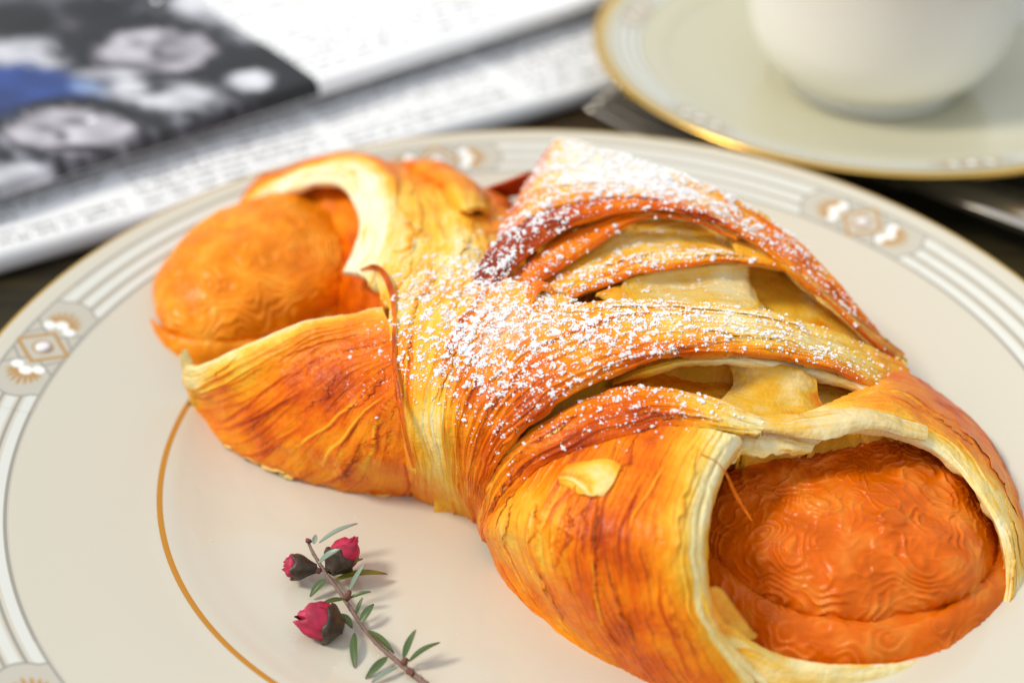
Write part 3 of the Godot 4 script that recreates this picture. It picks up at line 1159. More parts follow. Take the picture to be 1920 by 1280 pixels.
	layer("pastry_layer", "creased pale yellow dough between the far apricot and the sugared top", [
		R([-371, 140, -1049, 57, -366, 310, -832, 62, -337, 370, -596, 37, -328, 390, -381, 19, -339, 390, -236, 15, -324, 380, -135, 22]),
		R([-308, 130, -1025, 57, -313, 320, -775, 57, -280, 373, -544, 35, -267, 395, -352, 21, -271, 400, -201, 21, -279, 390, -65, 37]),
		R([-239, 120, -1001, 57, -259, 330, -709, 52, -223, 370, -514, 31, -208, 395, -331, 22, -204, 410, -157, 23, -218, 410, 8, 39]),
		R([-185, 100, -1008, 57, -196, 330, -672, 57, -171, 375, -494, 37, -158, 410, -307, 17, -154, 422, -130, 21, -153, 425, 37, 37]),
		R([-102, 80, -1015, 67, -135, 310, -695, 62, -118, 350, -513, 49, -100, 390, -318, 37, -93, 410, -129, 37, -96, 425, 54, 42]),
		R([-27, 70, -978, 67, -67, 280, -697, 67, -44, 350, -468, 57, -33, 390, -277, 47, -35, 410, -91, 42, -46, 425, 63, 45]),
	], {"nu": 110, "nv": 120, "th": 1.5, "lam": 5, "la": 0.7, "st": 0.14, "sug": 0.5, "wr": 0.6, "flk": 12, "seed": 3})
	layer("pastry_fold", "", [
		R([-326, 300, -798, 50, -291, 330, -714, 60, -229, 355, -586, 55, -179, 380, -475, 30]),
		R([-317, 320, -801, 60, -271, 360, -716, 55, -198, 390, -585, 45, -157, 410, -431, 25]),
		R([-298, 310, -829, 65, -235, 355, -745, 60, -157, 380, -614, 55, -128, 395, -472, 35]),
		R([-279, 240, -920, 70, -215, 280, -833, 70, -128, 330, -660, 65, -102, 365, -488, 45]),
	], {"nu": 60, "nv": 50, "th": 1.4, "lam": 2, "la": 0.25, "st": 0.12, "sug": 0.25, "wr": 0.3, "seed": 4})
	layer("pastry_fold", "", [
		R([-131, 220, -766, 80, -80, 250, -740, 85, -11, 280, -714, 85]),
		R([-121, 300, -712, 82, -80, 330, -689, 90, -24, 360, -681, 85]),
		R([-94, 200, -874, 80, -61, 220, -868, 85, 4, 240, -873, 85]),
	], {"nu": 40, "nv": 30, "th": 1.2, "lam": 1, "la": 0.1, "st": 0.1, "sug": 0.1, "wr": 0.2, "seed": 5})
	layer("pastry_layer", "pale golden dough wrapped over the narrow waist of the pastry", [
		R([-263, 55, 91, 60, -264, 200, 159, 50, -272, 300, 153, 45, -286, 365, 91, 55, -299, 390, -12, 35, -297, 403, -101, 18, -246, 410, -245, 18]),
		R([-239, 53, 105, 50, -245, 200, 174, 40, -253, 310, 181, 38, -261, 380, 127, 55, -258, 410, 16, 40, -233, 420, -104, 22, -180, 423, -225, 20]),
		R([-209, 52, 116, 45, -220, 205, 188, 30, -229, 320, 193, 22, -223, 390, 140, 35, -207, 420, 30, 38, -175, 430, -71, 30, -125, 430, -175, 30]),
		R([-177, 52, 135, 45, -191, 210, 201, 20, -197, 330, 213, 10, -187, 400, 161, 32, -155, 430, 61, 42, -117, 440, -20, 35, -71, 440, -121, 35]),
		R([-153, 52, 147, 45, -169, 210, 208, 35, -172, 330, 221, 40, -158, 400, 177, 55, -120, 433, 82, 50, -71, 450, 12, 42, -10, 450, -69, 40]),
		R([-132, 53, 167, 55, -145, 210, 223, 50, -146, 330, 228, 55, -124, 400, 193, 62, -76, 435, 110, 55, -11, 452, 41, 45, 61, 455, -25, 42]),
	], {"nu": 170, "nv": 160, "ribs": 5, "th": 1.5, "lam": 9, "la": 0.5, "st": 0.2, "sug": 1, "wr": 0.35, "flk": 8, "seed": 6})
	layer("pastry_layer", "sugared golden band sweeping from the waist to the near end", [
		R([-153, 52, 144, 55, -166, 210, 208, 55, -163, 330, 213, 52, -138, 405, 167, 50, -90, 445, 99, 45, -11, 465, 33, 40, 140, 470, -3, 38, 385, 445, -17, 25, 562, 370, -49, 28, 724, 260, -92, 50]),
		R([-138, 52, 156, 58, -146, 220, 227, 58, -133, 340, 236, 62, -95, 410, 193, 60, -22, 455, 137, 50, 85, 477, 93, 45, 224, 478, 64, 28, 396, 450, 47, 14, 562, 370, 13, 14, 734, 260, -39, 45]),
		R([-130, 60, 174, 62, -132, 230, 246, 65, -111, 340, 248, 70, -61, 410, 216, 66, 25, 455, 174, 56, 141, 478, 139, 52, 269, 478, 111, 28, 410, 450, 92, 10, 563, 375, 57, 14, 756, 240, -4, 45]),
		R([-124, 80, 204, 68, -120, 235, 262, 75, -92, 340, 266, 78, -33, 410, 247, 74, 53, 450, 210, 62, 158, 474, 174, 60, 275, 475, 145, 58, 415, 450, 122, 40, 566, 380, 94, 48, 783, 210, 34, 52]),
		R([-119, 90, 221, 60, -112, 235, 281, 62, -75, 330, 281, 66, -12, 395, 260, 68, 71, 435, 227, 66, 167, 460, 192, 68, 274, 463, 163, 74, 413, 443, 142, 68, 574, 375, 111, 60, 810, 180, 55, 50]),
	], {"nu": 260, "nv": 130, "th": 1.7, "lam": 10, "la": 0.5, "st": 0.22, "edge1": 5, "sug": 1, "wr": 0.4, "rag1": 0.03, "flk": 12, "seed": 7})
	layer("pastry_lip", "", [
		R([124, 400, 156, 45, 180, 435, 167, 35, 267, 445, 148, 20, 367, 435, 131, 10, 473, 400, 104, 10, 578, 360, 97, 12, 688, 300, 92, 18, 802, 200, 71, 35]),
		R([124, 390, 159, 45, 185, 425, 170, 25, 267, 435, 154, 8, 367, 423, 138, 3, 472, 388, 116, 3, 576, 350, 115, 5, 687, 285, 111, 10, 789, 190, 92, 30]),
		R([136, 370, 138, 50, 199, 390, 133, 40, 278, 400, 124, 22, 373, 390, 114, 12, 478, 360, 101, 10, 583, 320, 101, 12, 682, 260, 104, 15, 771, 180, 88, 30]),
	], {"nu": 160, "nv": 30, "th": 0.8, "lam": 1, "la": 0.15, "st": 0.1, "sug": 0.1, "wr": 0.5, "rag1": 0.25, "seed": 8})
	layer("pastry_layer", "", [
		R([103, 395, 186, 53, 187, 375, 104, 53, 286, 355, 27, 58, 393, 335, 4, 48, 515, 325, 21, 33, 636, 305, 46, 36, 743, 255, 65, 38]),
		R([120, 405, 219, 48, 193, 380, 151, 53, 283, 340, 71, 56, 387, 325, 58, 36, 507, 320, 74, 28, 630, 295, 86, 38, 736, 250, 100, 43]),
		R([137, 415, 253, 38, 206, 400, 223, 38, 278, 370, 190, 33, 365, 360, 204, 16, 490, 335, 165, 18, 613, 315, 156, 20, 728, 265, 166, 33]),
	], {"nu": 110, "nv": 60, "th": 1, "lam": 2, "la": 0.3, "st": 0.15, "sug": 0, "wr": 0.5, "seed": 9})
	layer("dough_membrane", "", [
		R([341, 393, 95, 25, 400, 413, 118, 20, 469, 403, 125, 22, 501, 383, 123, 28]),
		R([349, 368, 127, 28, 388, 383, 155, 18, 456, 378, 164, 20, 507, 358, 163, 28]),
		R([305, 373, 205, 25, 359, 373, 236, 22, 448, 363, 223, 25, 531, 348, 205, 30]),
	], {"nu": 60, "nv": 50, "th": 0.4, "lam": 1, "la": 0.2, "st": 0.1, "sug": 0.05, "wr": 0.6, "seed": 10})
	layer("pastry_layer", "sugared golden layer with a browned lower edge above the near end", [
		R([-130, 80, 207, 60, -115, 220, 264, 55, -75, 320, 261, 55, 6, 385, 243, 55, 101, 418, 216, 60, 196, 428, 208, 58, 300, 415, 227, 30, 394, 385, 250, 12]),
		R([-124, 90, 233, 60, -105, 230, 290, 45, -61, 320, 283, 45, 19, 385, 273, 65, 113, 416, 247, 70, 208, 426, 241, 60, 302, 412, 254, 22, 393, 380, 262, 8]),
		R([-119, 110, 268, 75, -92, 235, 310, 70, -42, 320, 305, 72, 34, 380, 303, 82, 126, 408, 286, 80, 215, 418, 276, 66, 304, 405, 280, 30, 382, 380, 276, 12]),
		R([-115, 115, 285, 78, -82, 235, 324, 55, -23, 315, 321, 65, 55, 370, 321, 85, 138, 398, 315, 82, 219, 410, 303, 68, 302, 400, 298, 35, 371, 380, 289, 15]),
	], {"nu": 190, "nv": 90, "th": 1.6, "lam": 5, "la": 0.55, "st": 0.22, "sug": 0.55, "wr": 0.35, "rag1": 0.08, "flk": 7, "seed": 11})
	layer("pastry_flap", "streaky brown crust wrapped round the near end of the pastry", [
		R([-32, 300, 289, 57, -80, 245, 299, 57, -114, 170, 296, 60, -106, 75, 275, 57, -59, 52, 357, 57, 35, 48, 471, 57]),
		R([14, 350, 297, 60, -37, 295, 334, 53, -66, 240, 371, 38, -47, 150, 379, 51, -3, 90, 420, 55, 71, 50, 502, 57]),
		R([70, 380, 296, 65, 17, 340, 371, 48, -11, 295, 436, 36, -1, 210, 466, 53, 42, 130, 490, 57, 113, 50, 529, 61]),
		R([131, 395, 292, 67, 80, 365, 392, 57, 51, 320, 476, 67, 56, 240, 521, 70, 94, 150, 540, 70, 158, 50, 556, 70]),
		R([181, 405, 297, 65, 129, 380, 409, 70, 94, 340, 497, 77, 99, 260, 547, 75, 137, 170, 577, 73, 206, 50, 589, 70]),
		R([236, 410, 303, 48, 182, 390, 414, 61, 145, 355, 513, 63, 150, 275, 568, 67, 183, 190, 601, 65, 259, 50, 613, 65]),
		R([286, 410, 311, 20, 236, 395, 413, 32, 203, 365, 524, 36, 205, 290, 583, 53, 238, 210, 619, 55, 320, 60, 633, 53]),
		R([323, 405, 319, 5, 278, 385, 401, 8, 248, 355, 513, 14, 253, 280, 573, 16, 284, 205, 603, 14, 354, 110, 612, 10]),
	], {"nu": 200, "nv": 270, "ribs": 12, "th": 1.8, "lam": 27, "la": 0.2, "st": 0.13, "edge1": 3, "sug": 0.12, "wr": 0.4, "rag1": 0.02, "flk": 18, "seed": 12})
	layer("pastry_lip", "", [
		R([323, 405, 315, 4, 279, 385, 398, 5, 249, 355, 513, 10, 253, 282, 575, 12, 283, 207, 605, 8, 353, 115, 613, 5, 430, 60, 621, 5]),
		R([343, 380, 303, 5, 295, 365, 385, 3, 263, 335, 492, 8, 265, 263, 556, 10, 298, 190, 581, 6, 368, 110, 588, 3, 433, 70, 595, 5]),
		R([350, 330, 281, 40, 307, 310, 337, 45, 277, 280, 434, 50, 281, 210, 504, 50, 318, 140, 531, 40, 383, 80, 553, 25, 448, 55, 570, 20]),
	], {"nu": 160, "nv": 30, "th": 0.8, "lam": 1, "la": 0.2, "st": 0.1, "sug": 0, "wr": 0.5, "rag0": 0.1, "seed": 13})
	layer("pastry_flap", "golden rim of dough curving over the near apricot", [
		R([577, 340, 116, 44, 707, 280, -30, 64, 816, 210, -37, 79, 881, 165, 12, 84, 916, 130, 93, 79, 935, 100, 184, 69, 920, 80, 308, 54, 863, 60, 457, 44]),
		R([533, 370, 175, 30, 666, 330, 81, 59, 770, 270, 81, 67, 836, 225, 118, 69, 871, 190, 186, 61, 887, 155, 273, 49, 884, 120, 363, 25, 845, 80, 482, 20]),
		R([486, 380, 214, 22, 624, 360, 168, 45, 727, 310, 173, 51, 792, 270, 210, 49, 827, 235, 274, 25, 843, 200, 349, 18, 846, 150, 406, 12, 826, 90, 491, 10]),
		R([435, 375, 238, 15, 592, 365, 226, 22, 695, 325, 222, 18, 760, 285, 254, 12, 796, 255, 318, 6, 818, 215, 372, 5, 824, 160, 423, 6, 805, 100, 500, 8]),
		R([405, 370, 254, 12, 568, 363, 250, 10, 679, 323, 243, 6, 744, 283, 270, 4, 784, 250, 326, 3, 809, 208, 374, 4, 814, 155, 422, 4, 792, 95, 493, 8]),
	], {"nu": 170, "nv": 90, "th": 1.6, "lam": 5, "la": 0.4, "st": 0.2, "edge1": 3, "sug": 0.2, "wr": 0.4, "rag1": 0.04, "flk": 7, "seed": 14})
	layer("dough_membrane", "", [
		R([291, 390, 234, 15, 387, 385, 235, 20, 474, 385, 228, 18, 572, 385, 215, 12, 696, 338, 208, 15]),
		R([307, 390, 264, 10, 392, 383, 266, 15, 477, 385, 265, 8, 575, 385, 250, 5, 690, 339, 235, 10]),
		R([338, 380, 284, 10, 411, 370, 277, 8, 490, 365, 290, 3, 583, 370, 266, 3, 688, 332, 250, 8]),
	], {"nu": 100, "nv": 40, "th": 0.35, "lam": 2, "la": 0.15, "st": 0.1, "sug": 0.15, "wr": 0.5, "rag1": 0.12, "seed": 15})
	layer("pastry_layer", "thickly sugared top corner of the back flap", [
		R([-7, 180, -965, 85, 112, 220, -935, 70, 295, 210, -886, 51, 459, 180, -808, 51, 593, 140, -713, 51, 696, 100, -545, 51, 805, 70, -307, 51]),
		R([11, 380, -721, 80, 60, 470, -628, 20, 211, 475, -529, 25, 357, 465, -427, 31, 476, 425, -363, 51, 585, 355, -296, 61, 746, 215, -165, 66]),
		R([-32, 420, -521, 72, 42, 480, -478, 15, 191, 500, -420, 18, 342, 485, -357, 31, 467, 440, -311, 51, 579, 370, -237, 59, 740, 225, -144, 63]),
		R([-67, 430, -380, 70, 22, 490, -377, 25, 170, 510, -354, 35, 321, 495, -319, 46, 450, 450, -274, 56, 565, 380, -196, 61, 737, 230, -134, 61]),
		R([-94, 440, -259, 75, 4, 485, -306, 55, 151, 510, -315, 56, 308, 496, -296, 61, 435, 455, -247, 61, 552, 385, -173, 61, 735, 233, -126, 61]),
	], {"nu": 200, "nv": 110, "th": 1.6, "lam": 5, "la": 0.5, "st": 0.2, "sug": 1.7, "wr": 0.55, "flk": 8, "seed": 16})
	layer("pastry_layer", "dark browned ridge running along the back flap", [
		R([-156, 410, -64, 85, -137, 435, -158, 92, -88, 463, -232, 95, 9, 496, -285, 95, 144, 518, -295, 71, 295, 505, -287, 63, 431, 465, -235, 57, 547, 393, -161, 57, 730, 240, -119, 61]),
		R([-147, 415, -26, 88, -118, 440, -112, 96, -66, 467, -186, 98, 27, 498, -247, 90, 154, 518, -274, 73, 293, 508, -267, 71, 425, 468, -218, 59, 540, 395, -149, 51, 729, 242, -112, 61]),
		R([-133, 412, -20, 80, -97, 435, -82, 84, -45, 455, -162, 88, 44, 483, -230, 82, 162, 510, -258, 75, 293, 500, -260, 75, 420, 460, -215, 57, 532, 390, -147, 46, 727, 240, -113, 61]),
	], {"nu": 220, "nv": 50, "th": 1.8, "lam": 2, "la": 0.3, "st": 0.25, "sug": 0.75, "wr": 0.35, "flk": 6, "seed": 17})
	layer("pastry_layer", "", [
		R([-138, 403, -29, 70, -87, 420, -104, 72, -29, 438, -182, 66, 58, 460, -257, 66, 172, 490, -285, 60, 285, 490, -281, 65, 390, 466, -238, 60]),
		R([-122, 406, -21, 72, -66, 423, -91, 68, 2, 440, -160, 60, 89, 460, -227, 62, 187, 490, -264, 75, 288, 493, -259, 72, 391, 466, -225, 55]),
		R([-107, 400, -28, 70, -45, 418, -89, 66, 29, 433, -155, 66, 110, 453, -218, 76, 198, 482, -263, 82, 291, 485, -260, 66, 395, 460, -227, 50]),
	], {"nu": 150, "nv": 40, "th": 0.9, "lam": 2, "la": 0.25, "st": 0.2, "sug": 0.55, "wr": 0.35, "seed": 18})
	layer("pastry_layer", "pale hollow between two layers of the back flap", [
		R([-103, 380, -80, 50, -18, 405, -174, 40, 92, 425, -283, 32, 205, 445, -345, 35, 305, 443, -342, 40, 411, 425, -293, 35, 485, 400, -251, 45]),
		R([-92, 385, -54, 50, -8, 408, -122, 35, 100, 425, -212, 24, 213, 432, -288, 20, 312, 432, -292, 26, 406, 425, -246, 22, 482, 400, -231, 40]),
		R([-77, 385, -45, 55, 7, 410, -82, 42, 108, 426, -143, 38, 217, 438, -198, 30, 315, 438, -218, 30, 406, 428, -207, 25, 485, 403, -216, 40]),
	], {"nu": 130, "nv": 70, "th": 1, "lam": 3, "la": 0.3, "st": 0.2, "sug": 0.35, "wr": 0.5, "flk": 4, "seed": 19})
	layer("pastry_layer", "thin sugared layer with a wavy brown lip over the deep hollow", [
		R([-132, 410, -15, 70, -61, 423, -72, 60, 33, 438, -124, 38, 151, 452, -180, 33, 270, 454, -206, 28, 387, 448, -202, 23, 481, 418, -203, 33]),
		R([-117, 414, -3, 75, -46, 428, -38, 66, 48, 442, -85, 43, 164, 456, -135, 38, 276, 458, -165, 34, 390, 450, -179, 34, 482, 420, -190, 43]),
		R([-97, 408, -4, 75, -30, 423, -22, 74, 67, 438, -59, 72, 173, 451, -109, 74, 280, 453, -144, 76, 392, 446, -168, 72, 485, 415, -186, 60]),
	], {"nu": 170, "nv": 50, "th": 0.9, "lam": 2, "la": 0.3, "st": 0.2, "sug": 0.8, "wr": 0.4, "rag1": 0.14, "flk": 3, "seed": 20})
	layer("pastry_layer", "", [
		R([388, 450, -253, 38, 481, 425, -226, 60, 572, 380, -158, 68, 658, 310, -123, 75, 733, 245, -99, 80]),
		R([392, 452, -204, 28, 481, 428, -194, 38, 565, 380, -131, 64, 651, 312, -99, 75, 731, 246, -94, 80]),
		R([394, 448, -171, 60, 485, 423, -178, 70, 568, 370, -131, 74, 652, 303, -97, 78, 732, 240, -99, 80]),
	], {"nu": 110, "nv": 36, "th": 1.2, "lam": 2, "la": 0.25, "st": 0.2, "sug": 0.45, "wr": 0.3, "seed": 21})
	layer("pastry_layer", "smooth yellow inside of the deep hollow", [
		R([104, 445, -67, 34, 216, 415, -169, 32, 320, 395, -233, 34, 425, 375, -280, 32, 538, 345, -269, 32, 637, 300, -175, 34, 736, 235, -120, 59]),
		R([132, 445, -31, 26, 222, 410, -110, 24, 326, 375, -171, 30, 427, 345, -186, 30, 540, 325, -168, 28, 647, 280, -128, 32, 740, 230, -116, 59]),
		R([149, 455, 28, 24, 224, 425, -15, 24, 322, 395, -49, 28, 429, 365, -56, 40, 549, 325, -57, 42, 653, 275, -72, 46, 748, 225, -102, 59]),
	], {"nu": 130, "nv": 80, "th": 1, "lam": 1, "la": 0.12, "st": 0.06, "sug": 0.05, "wr": 0.2, "seed": 22})
	layer("dough_membrane", "", [
		R([159, 440, -121, 20, 234, 440, -150, 15, 321, 436, -172, 12, 403, 430, -191, 15, 418, 420, -210, 20]),
		R([151, 436, -81, 22, 228, 420, -123, 14, 315, 410, -148, 8, 399, 400, -172, 10, 421, 380, -183, 20]),
		R([142, 445, -13, 28, 218, 442, -23, 20, 306, 438, -29, 12, 394, 425, -33, 10, 440, 400, -51, 18]),
	], {"nu": 90, "nv": 60, "th": 0.5, "lam": 2, "la": 0.2, "st": 0.15, "sug": 0.2, "wr": 0.5, "seed": 23})
	layer("pastry_layer", "", [
		R([-641, 200, -833, 60, -534, 260, -786, 62, -446, 285, -713, 64, -386, 295, -558, 66, -357, 300, -417, 70, -301, 320, -282, 74]),
		R([-662, 140, -799, 62, -571, 200, -733, 62, -496, 220, -662, 66, -444, 230, -548, 72, -403, 250, -377, 78, -321, 310, -189, 78]),
		R([-682, 60, -695, 66, -599, 80, -665, 66, -540, 100, -612, 66, -493, 100, -523, 70, -423, 140, -321, 72, -317, 250, -132, 72]),
	], {"nu": 70, "nv": 50, "th": 0.8, "lam": 2, "la": 0.2, "st": 0.08, "sug": 0, "wr": 0.9, "seed": 31})
	layer("pastry_flake", "", [
		R([-370, 370, -267, 80, -344, 395, -233, 90, -316, 410, -182, 92, -297, 415, -112, 85, -290, 410, -37, 80]),
		R([-380, 355, -274, 70, -348, 375, -243, 75, -326, 390, -197, 80, -308, 400, -125, 75, -295, 403, -43, 75]),
	], {"nu": 50, "nv": 14, "th": 0.3, "lam": 1, "la": 0.05, "st": 0.1, "sug": 0.1, "wr": 0.15, "seed": 24})
	layer("pastry_flake", "", [
		R([-292, 412, -34, 78, -290, 398, 51, 82, -280, 382, 146, 85, -265, 330, 206, 80, -251, 220, 197, 70]),
		R([-287, 415, -29, 70, -283, 402, 57, 80, -272, 386, 151, 82, -258, 333, 209, 75, -245, 223, 201, 60]),
	], {"nu": 80, "nv": 8, "th": 0.35, "lam": 1, "la": 0.05, "st": 0.1, "sug": 0.1, "wr": 0.15, "seed": 25})
	layer("pastry_flake", "", [
		R([-49, 432, 12, 60, -40, 445, -67, 66, -17, 462, -84, 70, 11, 460, -73, 60, 26, 450, -54, 60]),
		R([-36, 442, 37, 60, -23, 458, -21, 66, -8, 470, -39, 76, 10, 465, -43, 70, 29, 450, -40, 65]),
	], {"nu": 50, "nv": 16, "th": 0.3, "lam": 1, "la": 0.05, "st": 0.15, "sug": 0.2, "wr": 0.2, "seed": 26})
	layer("pastry_flake", "pale peeling flake on the near crust", [
		R([33, 369, 352, 49, 68, 381, 358, 34, 104, 389, 361, 34, 126, 389, 378, 44]),
		R([20, 354, 373, 34, 58, 369, 383, 19, 93, 381, 397, 19, 110, 379, 415, 29]),
		R([24, 339, 383, 29, 52, 356, 416, 17, 76, 367, 432, 19, 92, 367, 435, 24]),
	], {"nu": 50, "nv": 30, "th": 0.3, "lam": 1, "la": 0.1, "st": 0.1, "sug": 0.05, "wr": 0.3, "rag1": 0.1, "seed": 27})
	layer("pastry_flake", "", [
		R([260, 430, 398, 85, 284, 415, 406, 88, 304, 390, 407, 75, 325, 350, 416, 65, 351, 310, 433, 60]),
		R([259, 429, 400, 85, 284, 413, 406, 84, 303, 386, 408, 72, 321, 347, 418, 66, 349, 309, 434, 62]),
	], {"nu": 50, "nv": 8, "th": 0.1, "lam": 1, "la": 0.02, "st": 0.05, "sug": 0, "wr": 0.15, "seed": 28})
	layer("pastry_flake", "thin translucent flake leaning on the near apricot", [
		R([260, 300, 586, 40, 279, 300, 592, 35, 304, 270, 605, 35, 324, 240, 618, 30, 342, 220, 617, 30]),
		R([276, 200, 581, 45, 284, 210, 596, 40, 301, 200, 599, 30, 315, 200, 604, 25, 328, 200, 607, 20]),
	], {"nu": 40, "nv": 24, "th": 0.15, "lam": 1, "la": 0.05, "st": 0.05, "sug": 0, "wr": 0.3, "clear": 1, "seed": 29})
	layer("crumb_edge", "ragged pale crumb at the top of the near opening", [
		R([318, 375, 258, 12, 377, 370, 251, 8, 434, 360, 254, 5, 495, 352, 265, 12]),
		R([317, 360, 294, 3, 365, 352, 277, 0, 424, 342, 271, 4, 482, 340, 272, 8]),
		R([311, 325, 325, 10, 356, 320, 301, 5, 416, 315, 281, 10, 474, 320, 275, 12]),
	], {"nu": 70, "nv": 46, "th": 0.8, "lam": 2, "la": 0.4, "st": 0.2, "sug": 0.08, "wr": 1.3, "rag1": 0.3, "seed": 34})
	layer("pastry_base", "pale bottom dough under the near apricot", [
		R([281, 210, 584, 25, 404, 150, 606, 12, 560, 130, 600, 8, 711, 110, 552, 8, 800, 110, 478, 10]),
		R([304, 120, 585, 15, 427, 90, 619, 12, 574, 85, 611, 12, 738, 80, 556, 15, 832, 90, 478, 15]),
		R([338, 56, 598, 45, 451, 52, 612, 40, 590, 52, 600, 40, 754, 52, 550, 45, 855, 54, 465, 40]),
	], {"nu": 110, "nv": 40, "th": 1, "lam": 2, "la": 0.25, "st": 0.15, "sug": 0, "wr": 0.5, "seed": 32})
	layer("pastry_flake", "orange torn scrap at the tip of the near apricot", [
		R([748, 120, 525, 58, 770, 130, 522, 60, 801, 120, 516, 62, 830, 110, 503, 58]),
		R([747, 90, 534, 58, 775, 95, 535, 60, 796, 90, 522, 62, 820, 90, 503, 58]),
		R([761, 60, 535, 58, 781, 60, 538, 60, 794, 70, 528, 62, 815, 70, 504, 58]),
	], {"nu": 40, "nv": 30, "th": 0.8, "lam": 1, "la": 0.3, "st": 0.1, "sug": 0, "wr": 1.2, "rag1": 0.3, "seed": 33})
	thin_flakes()
	crumb_core()


# Thin leaves of crust that have come loose along one edge of a layer and stand off a little.
func thin_flakes() -> void:
	var r := RandomNumberGenerator.new()
	r.seed = 77
	var rag: FastNoiseLite = noise.rag
	var sites := sugar_sites.duplicate()
	for site: Array in sites:
		var p: PackedVector3Array = site[0]
		var nor: PackedVector3Array = site[1]
		var nu: int = site[2]
		var nv: int = site[3]
		var bk: PackedFloat32Array = site[7]
		var lv := 0.0
		for j in nv - 1:
			lv += (p[(j + 1) * nu + nu / 2] - p[j * nu + nu / 2]).length()
		for k in int(site[6]):
			var mu := 64
			var mv := 9
			var u0 := r.randf_range(0.04, 0.7)
			var u1 := minf(u0 + r.randf_range(0.18, 0.42), 0.97)
			var v0 := r.randf_range(0.04, 0.86)
			var wide := r.randf_range(1.6, 4.2) / maxf(lv, 8.0)
			var slope := r.randf_range(-0.06, 0.06)
			var lift := r.randf_range(0.20, 0.70)
			var side := 1.0 if r.randf() < 0.6 else -1.0
			var sd := r.randf() * 400.0
			var brown := r.randf_range(0.05, 0.30)
			var q := PackedVector3Array()
			var fb := PackedFloat32Array()
			for j in mv:
				var f := float(j) / (mv - 1)
				for i in mu:
					var s := float(i) / (mu - 1)
					var ends := pow(maxf(sin(PI * s), 0.0), 0.6)
					var reach := wide * ends * (0.75 + 0.55 * rag.get_noise_2d(s * 4.0 + sd, 3.0) + 0.12 * rag.get_noise_2d(s * 24.0, sd))
					var u := lerpf(u0, u1, s)
					var v := clampf(v0 + slope * s + side * f * reach, 0.005, 0.995)
					var x := u * (nu - 1)
					var y := v * (nv - 1)
					var i0 := mini(int(x), nu - 2)
					var j0 := mini(int(y), nv - 2)
					var fx := x - i0
					var fy := y - j0
					var a := j0 * nu + i0
					var pos := p[a].lerp(p[a + 1], fx).lerp(p[a + nu].lerp(p[a + nu + 1], fx), fy)
					var n := nor[a].lerp(nor[a + 1], fx).lerp(nor[a + nu].lerp(nor[a + nu + 1], fx), fy).normalized()
					q.append(pos + n * (0.05 + lift * ends * f * f * (0.7 + 0.6 * rag.get_noise_2d(s * 6.0, sd + 9.0))))
					fb.append(bk[a] + brown * f * f - 0.06 + 0.05 * rag.get_noise_2d(s * 30.0, f * 3.0 + sd))
			var up := Vector3(0, 0.8, 0.6)
			var nq := grid_normals(q, mu, mv, up)
			var col := PackedColorArray()
			for a in q.size():
				col.append(bake_color(clampf(fb[a], -0.1, 1.0)))
				stamp(q[a])
			put("pastry_flake", skin(q, mu, mv, col, 0.1, up, PackedVector2Array(), Color(0.92, 0.62, 0.18)), crust_mat, pastry)
			if site[4] > 0.0:
				sugar_sites.append([q, nq, mu, mv, site[4], col, 0, fb])


# The soft inside: everything under the layers, a few mm below their tops.
func crumb_core() -> void:
	var s := 2
	var n := HN / s
	var low := PackedFloat32Array()
	low.resize(n * n)
	for j in n:
		for i in n:
			# the lowest of the tops within 3 mm that are covered; open cells count as bare
			var least := 1e9
			for dj in range(-10, 16, 5):
				for di in range(-12, 13, 4):
					var a := clampi(i * s + di, 0, HN - 1)
					var b := clampi(j * s + dj, 0, HN - 1)
					var h := -1.0
					for e in [0, 1, HN, HN + 1]:
						h = maxf(h, heights[mini(b * HN + a + e, HN * HN - 1)])
					least = minf(least, h)
			low[j * n + i] = least - 3.2
	var p := PackedVector3Array()
	var col := PackedColorArray()
	for j in n:
		for i in n:
			var y := maxf(low[j * n + i], -3.0)
			p.append(Vector3(HX0 + (i * s + s * 0.5) * HC, y, HZ0 + (j * s + s * 0.5) * HC))
			col.append(bake_color(0.35))
	# keep only cells that rise from the plate
	var vp := PackedVector3Array()
	var st := SurfaceTool.new()
	st.begin(Mesh.PRIMITIVE_TRIANGLES)
	for j in n - 1:
		for i in n - 1:
			var a := j * n + i
			if maxf(maxf(p[a].y, p[a + 1].y), maxf(p[a + n].y, p[a + n + 1].y)) <= 0.0:
				continue
			for t in [a, a + 1, a + n, a + 1, a + n + 1, a + n]:
				st.set_color(col[t])
				st.set_smooth_group(0)
				st.add_vertex(Vector3(p[t].x, maxf(p[t].y, 0.05), p[t].z) * MM)
	st.index()
	st.generate_normals()
	put("crumb_core", st.commit(), crust_mat, pastry)


# ================= sugar =================
func sugar_density(x: float, z: float) -> float:
	var s := 0.0
	for b: PackedFloat32Array in sugar_blobs:
		var dx := x - b[0]
		var dz := z - b[1]
		s += b[3] * exp(-(dx * dx + dz * dz) / (2.0 * b[2] * b[2]))
	return s


var sugar_blobs: Array = []


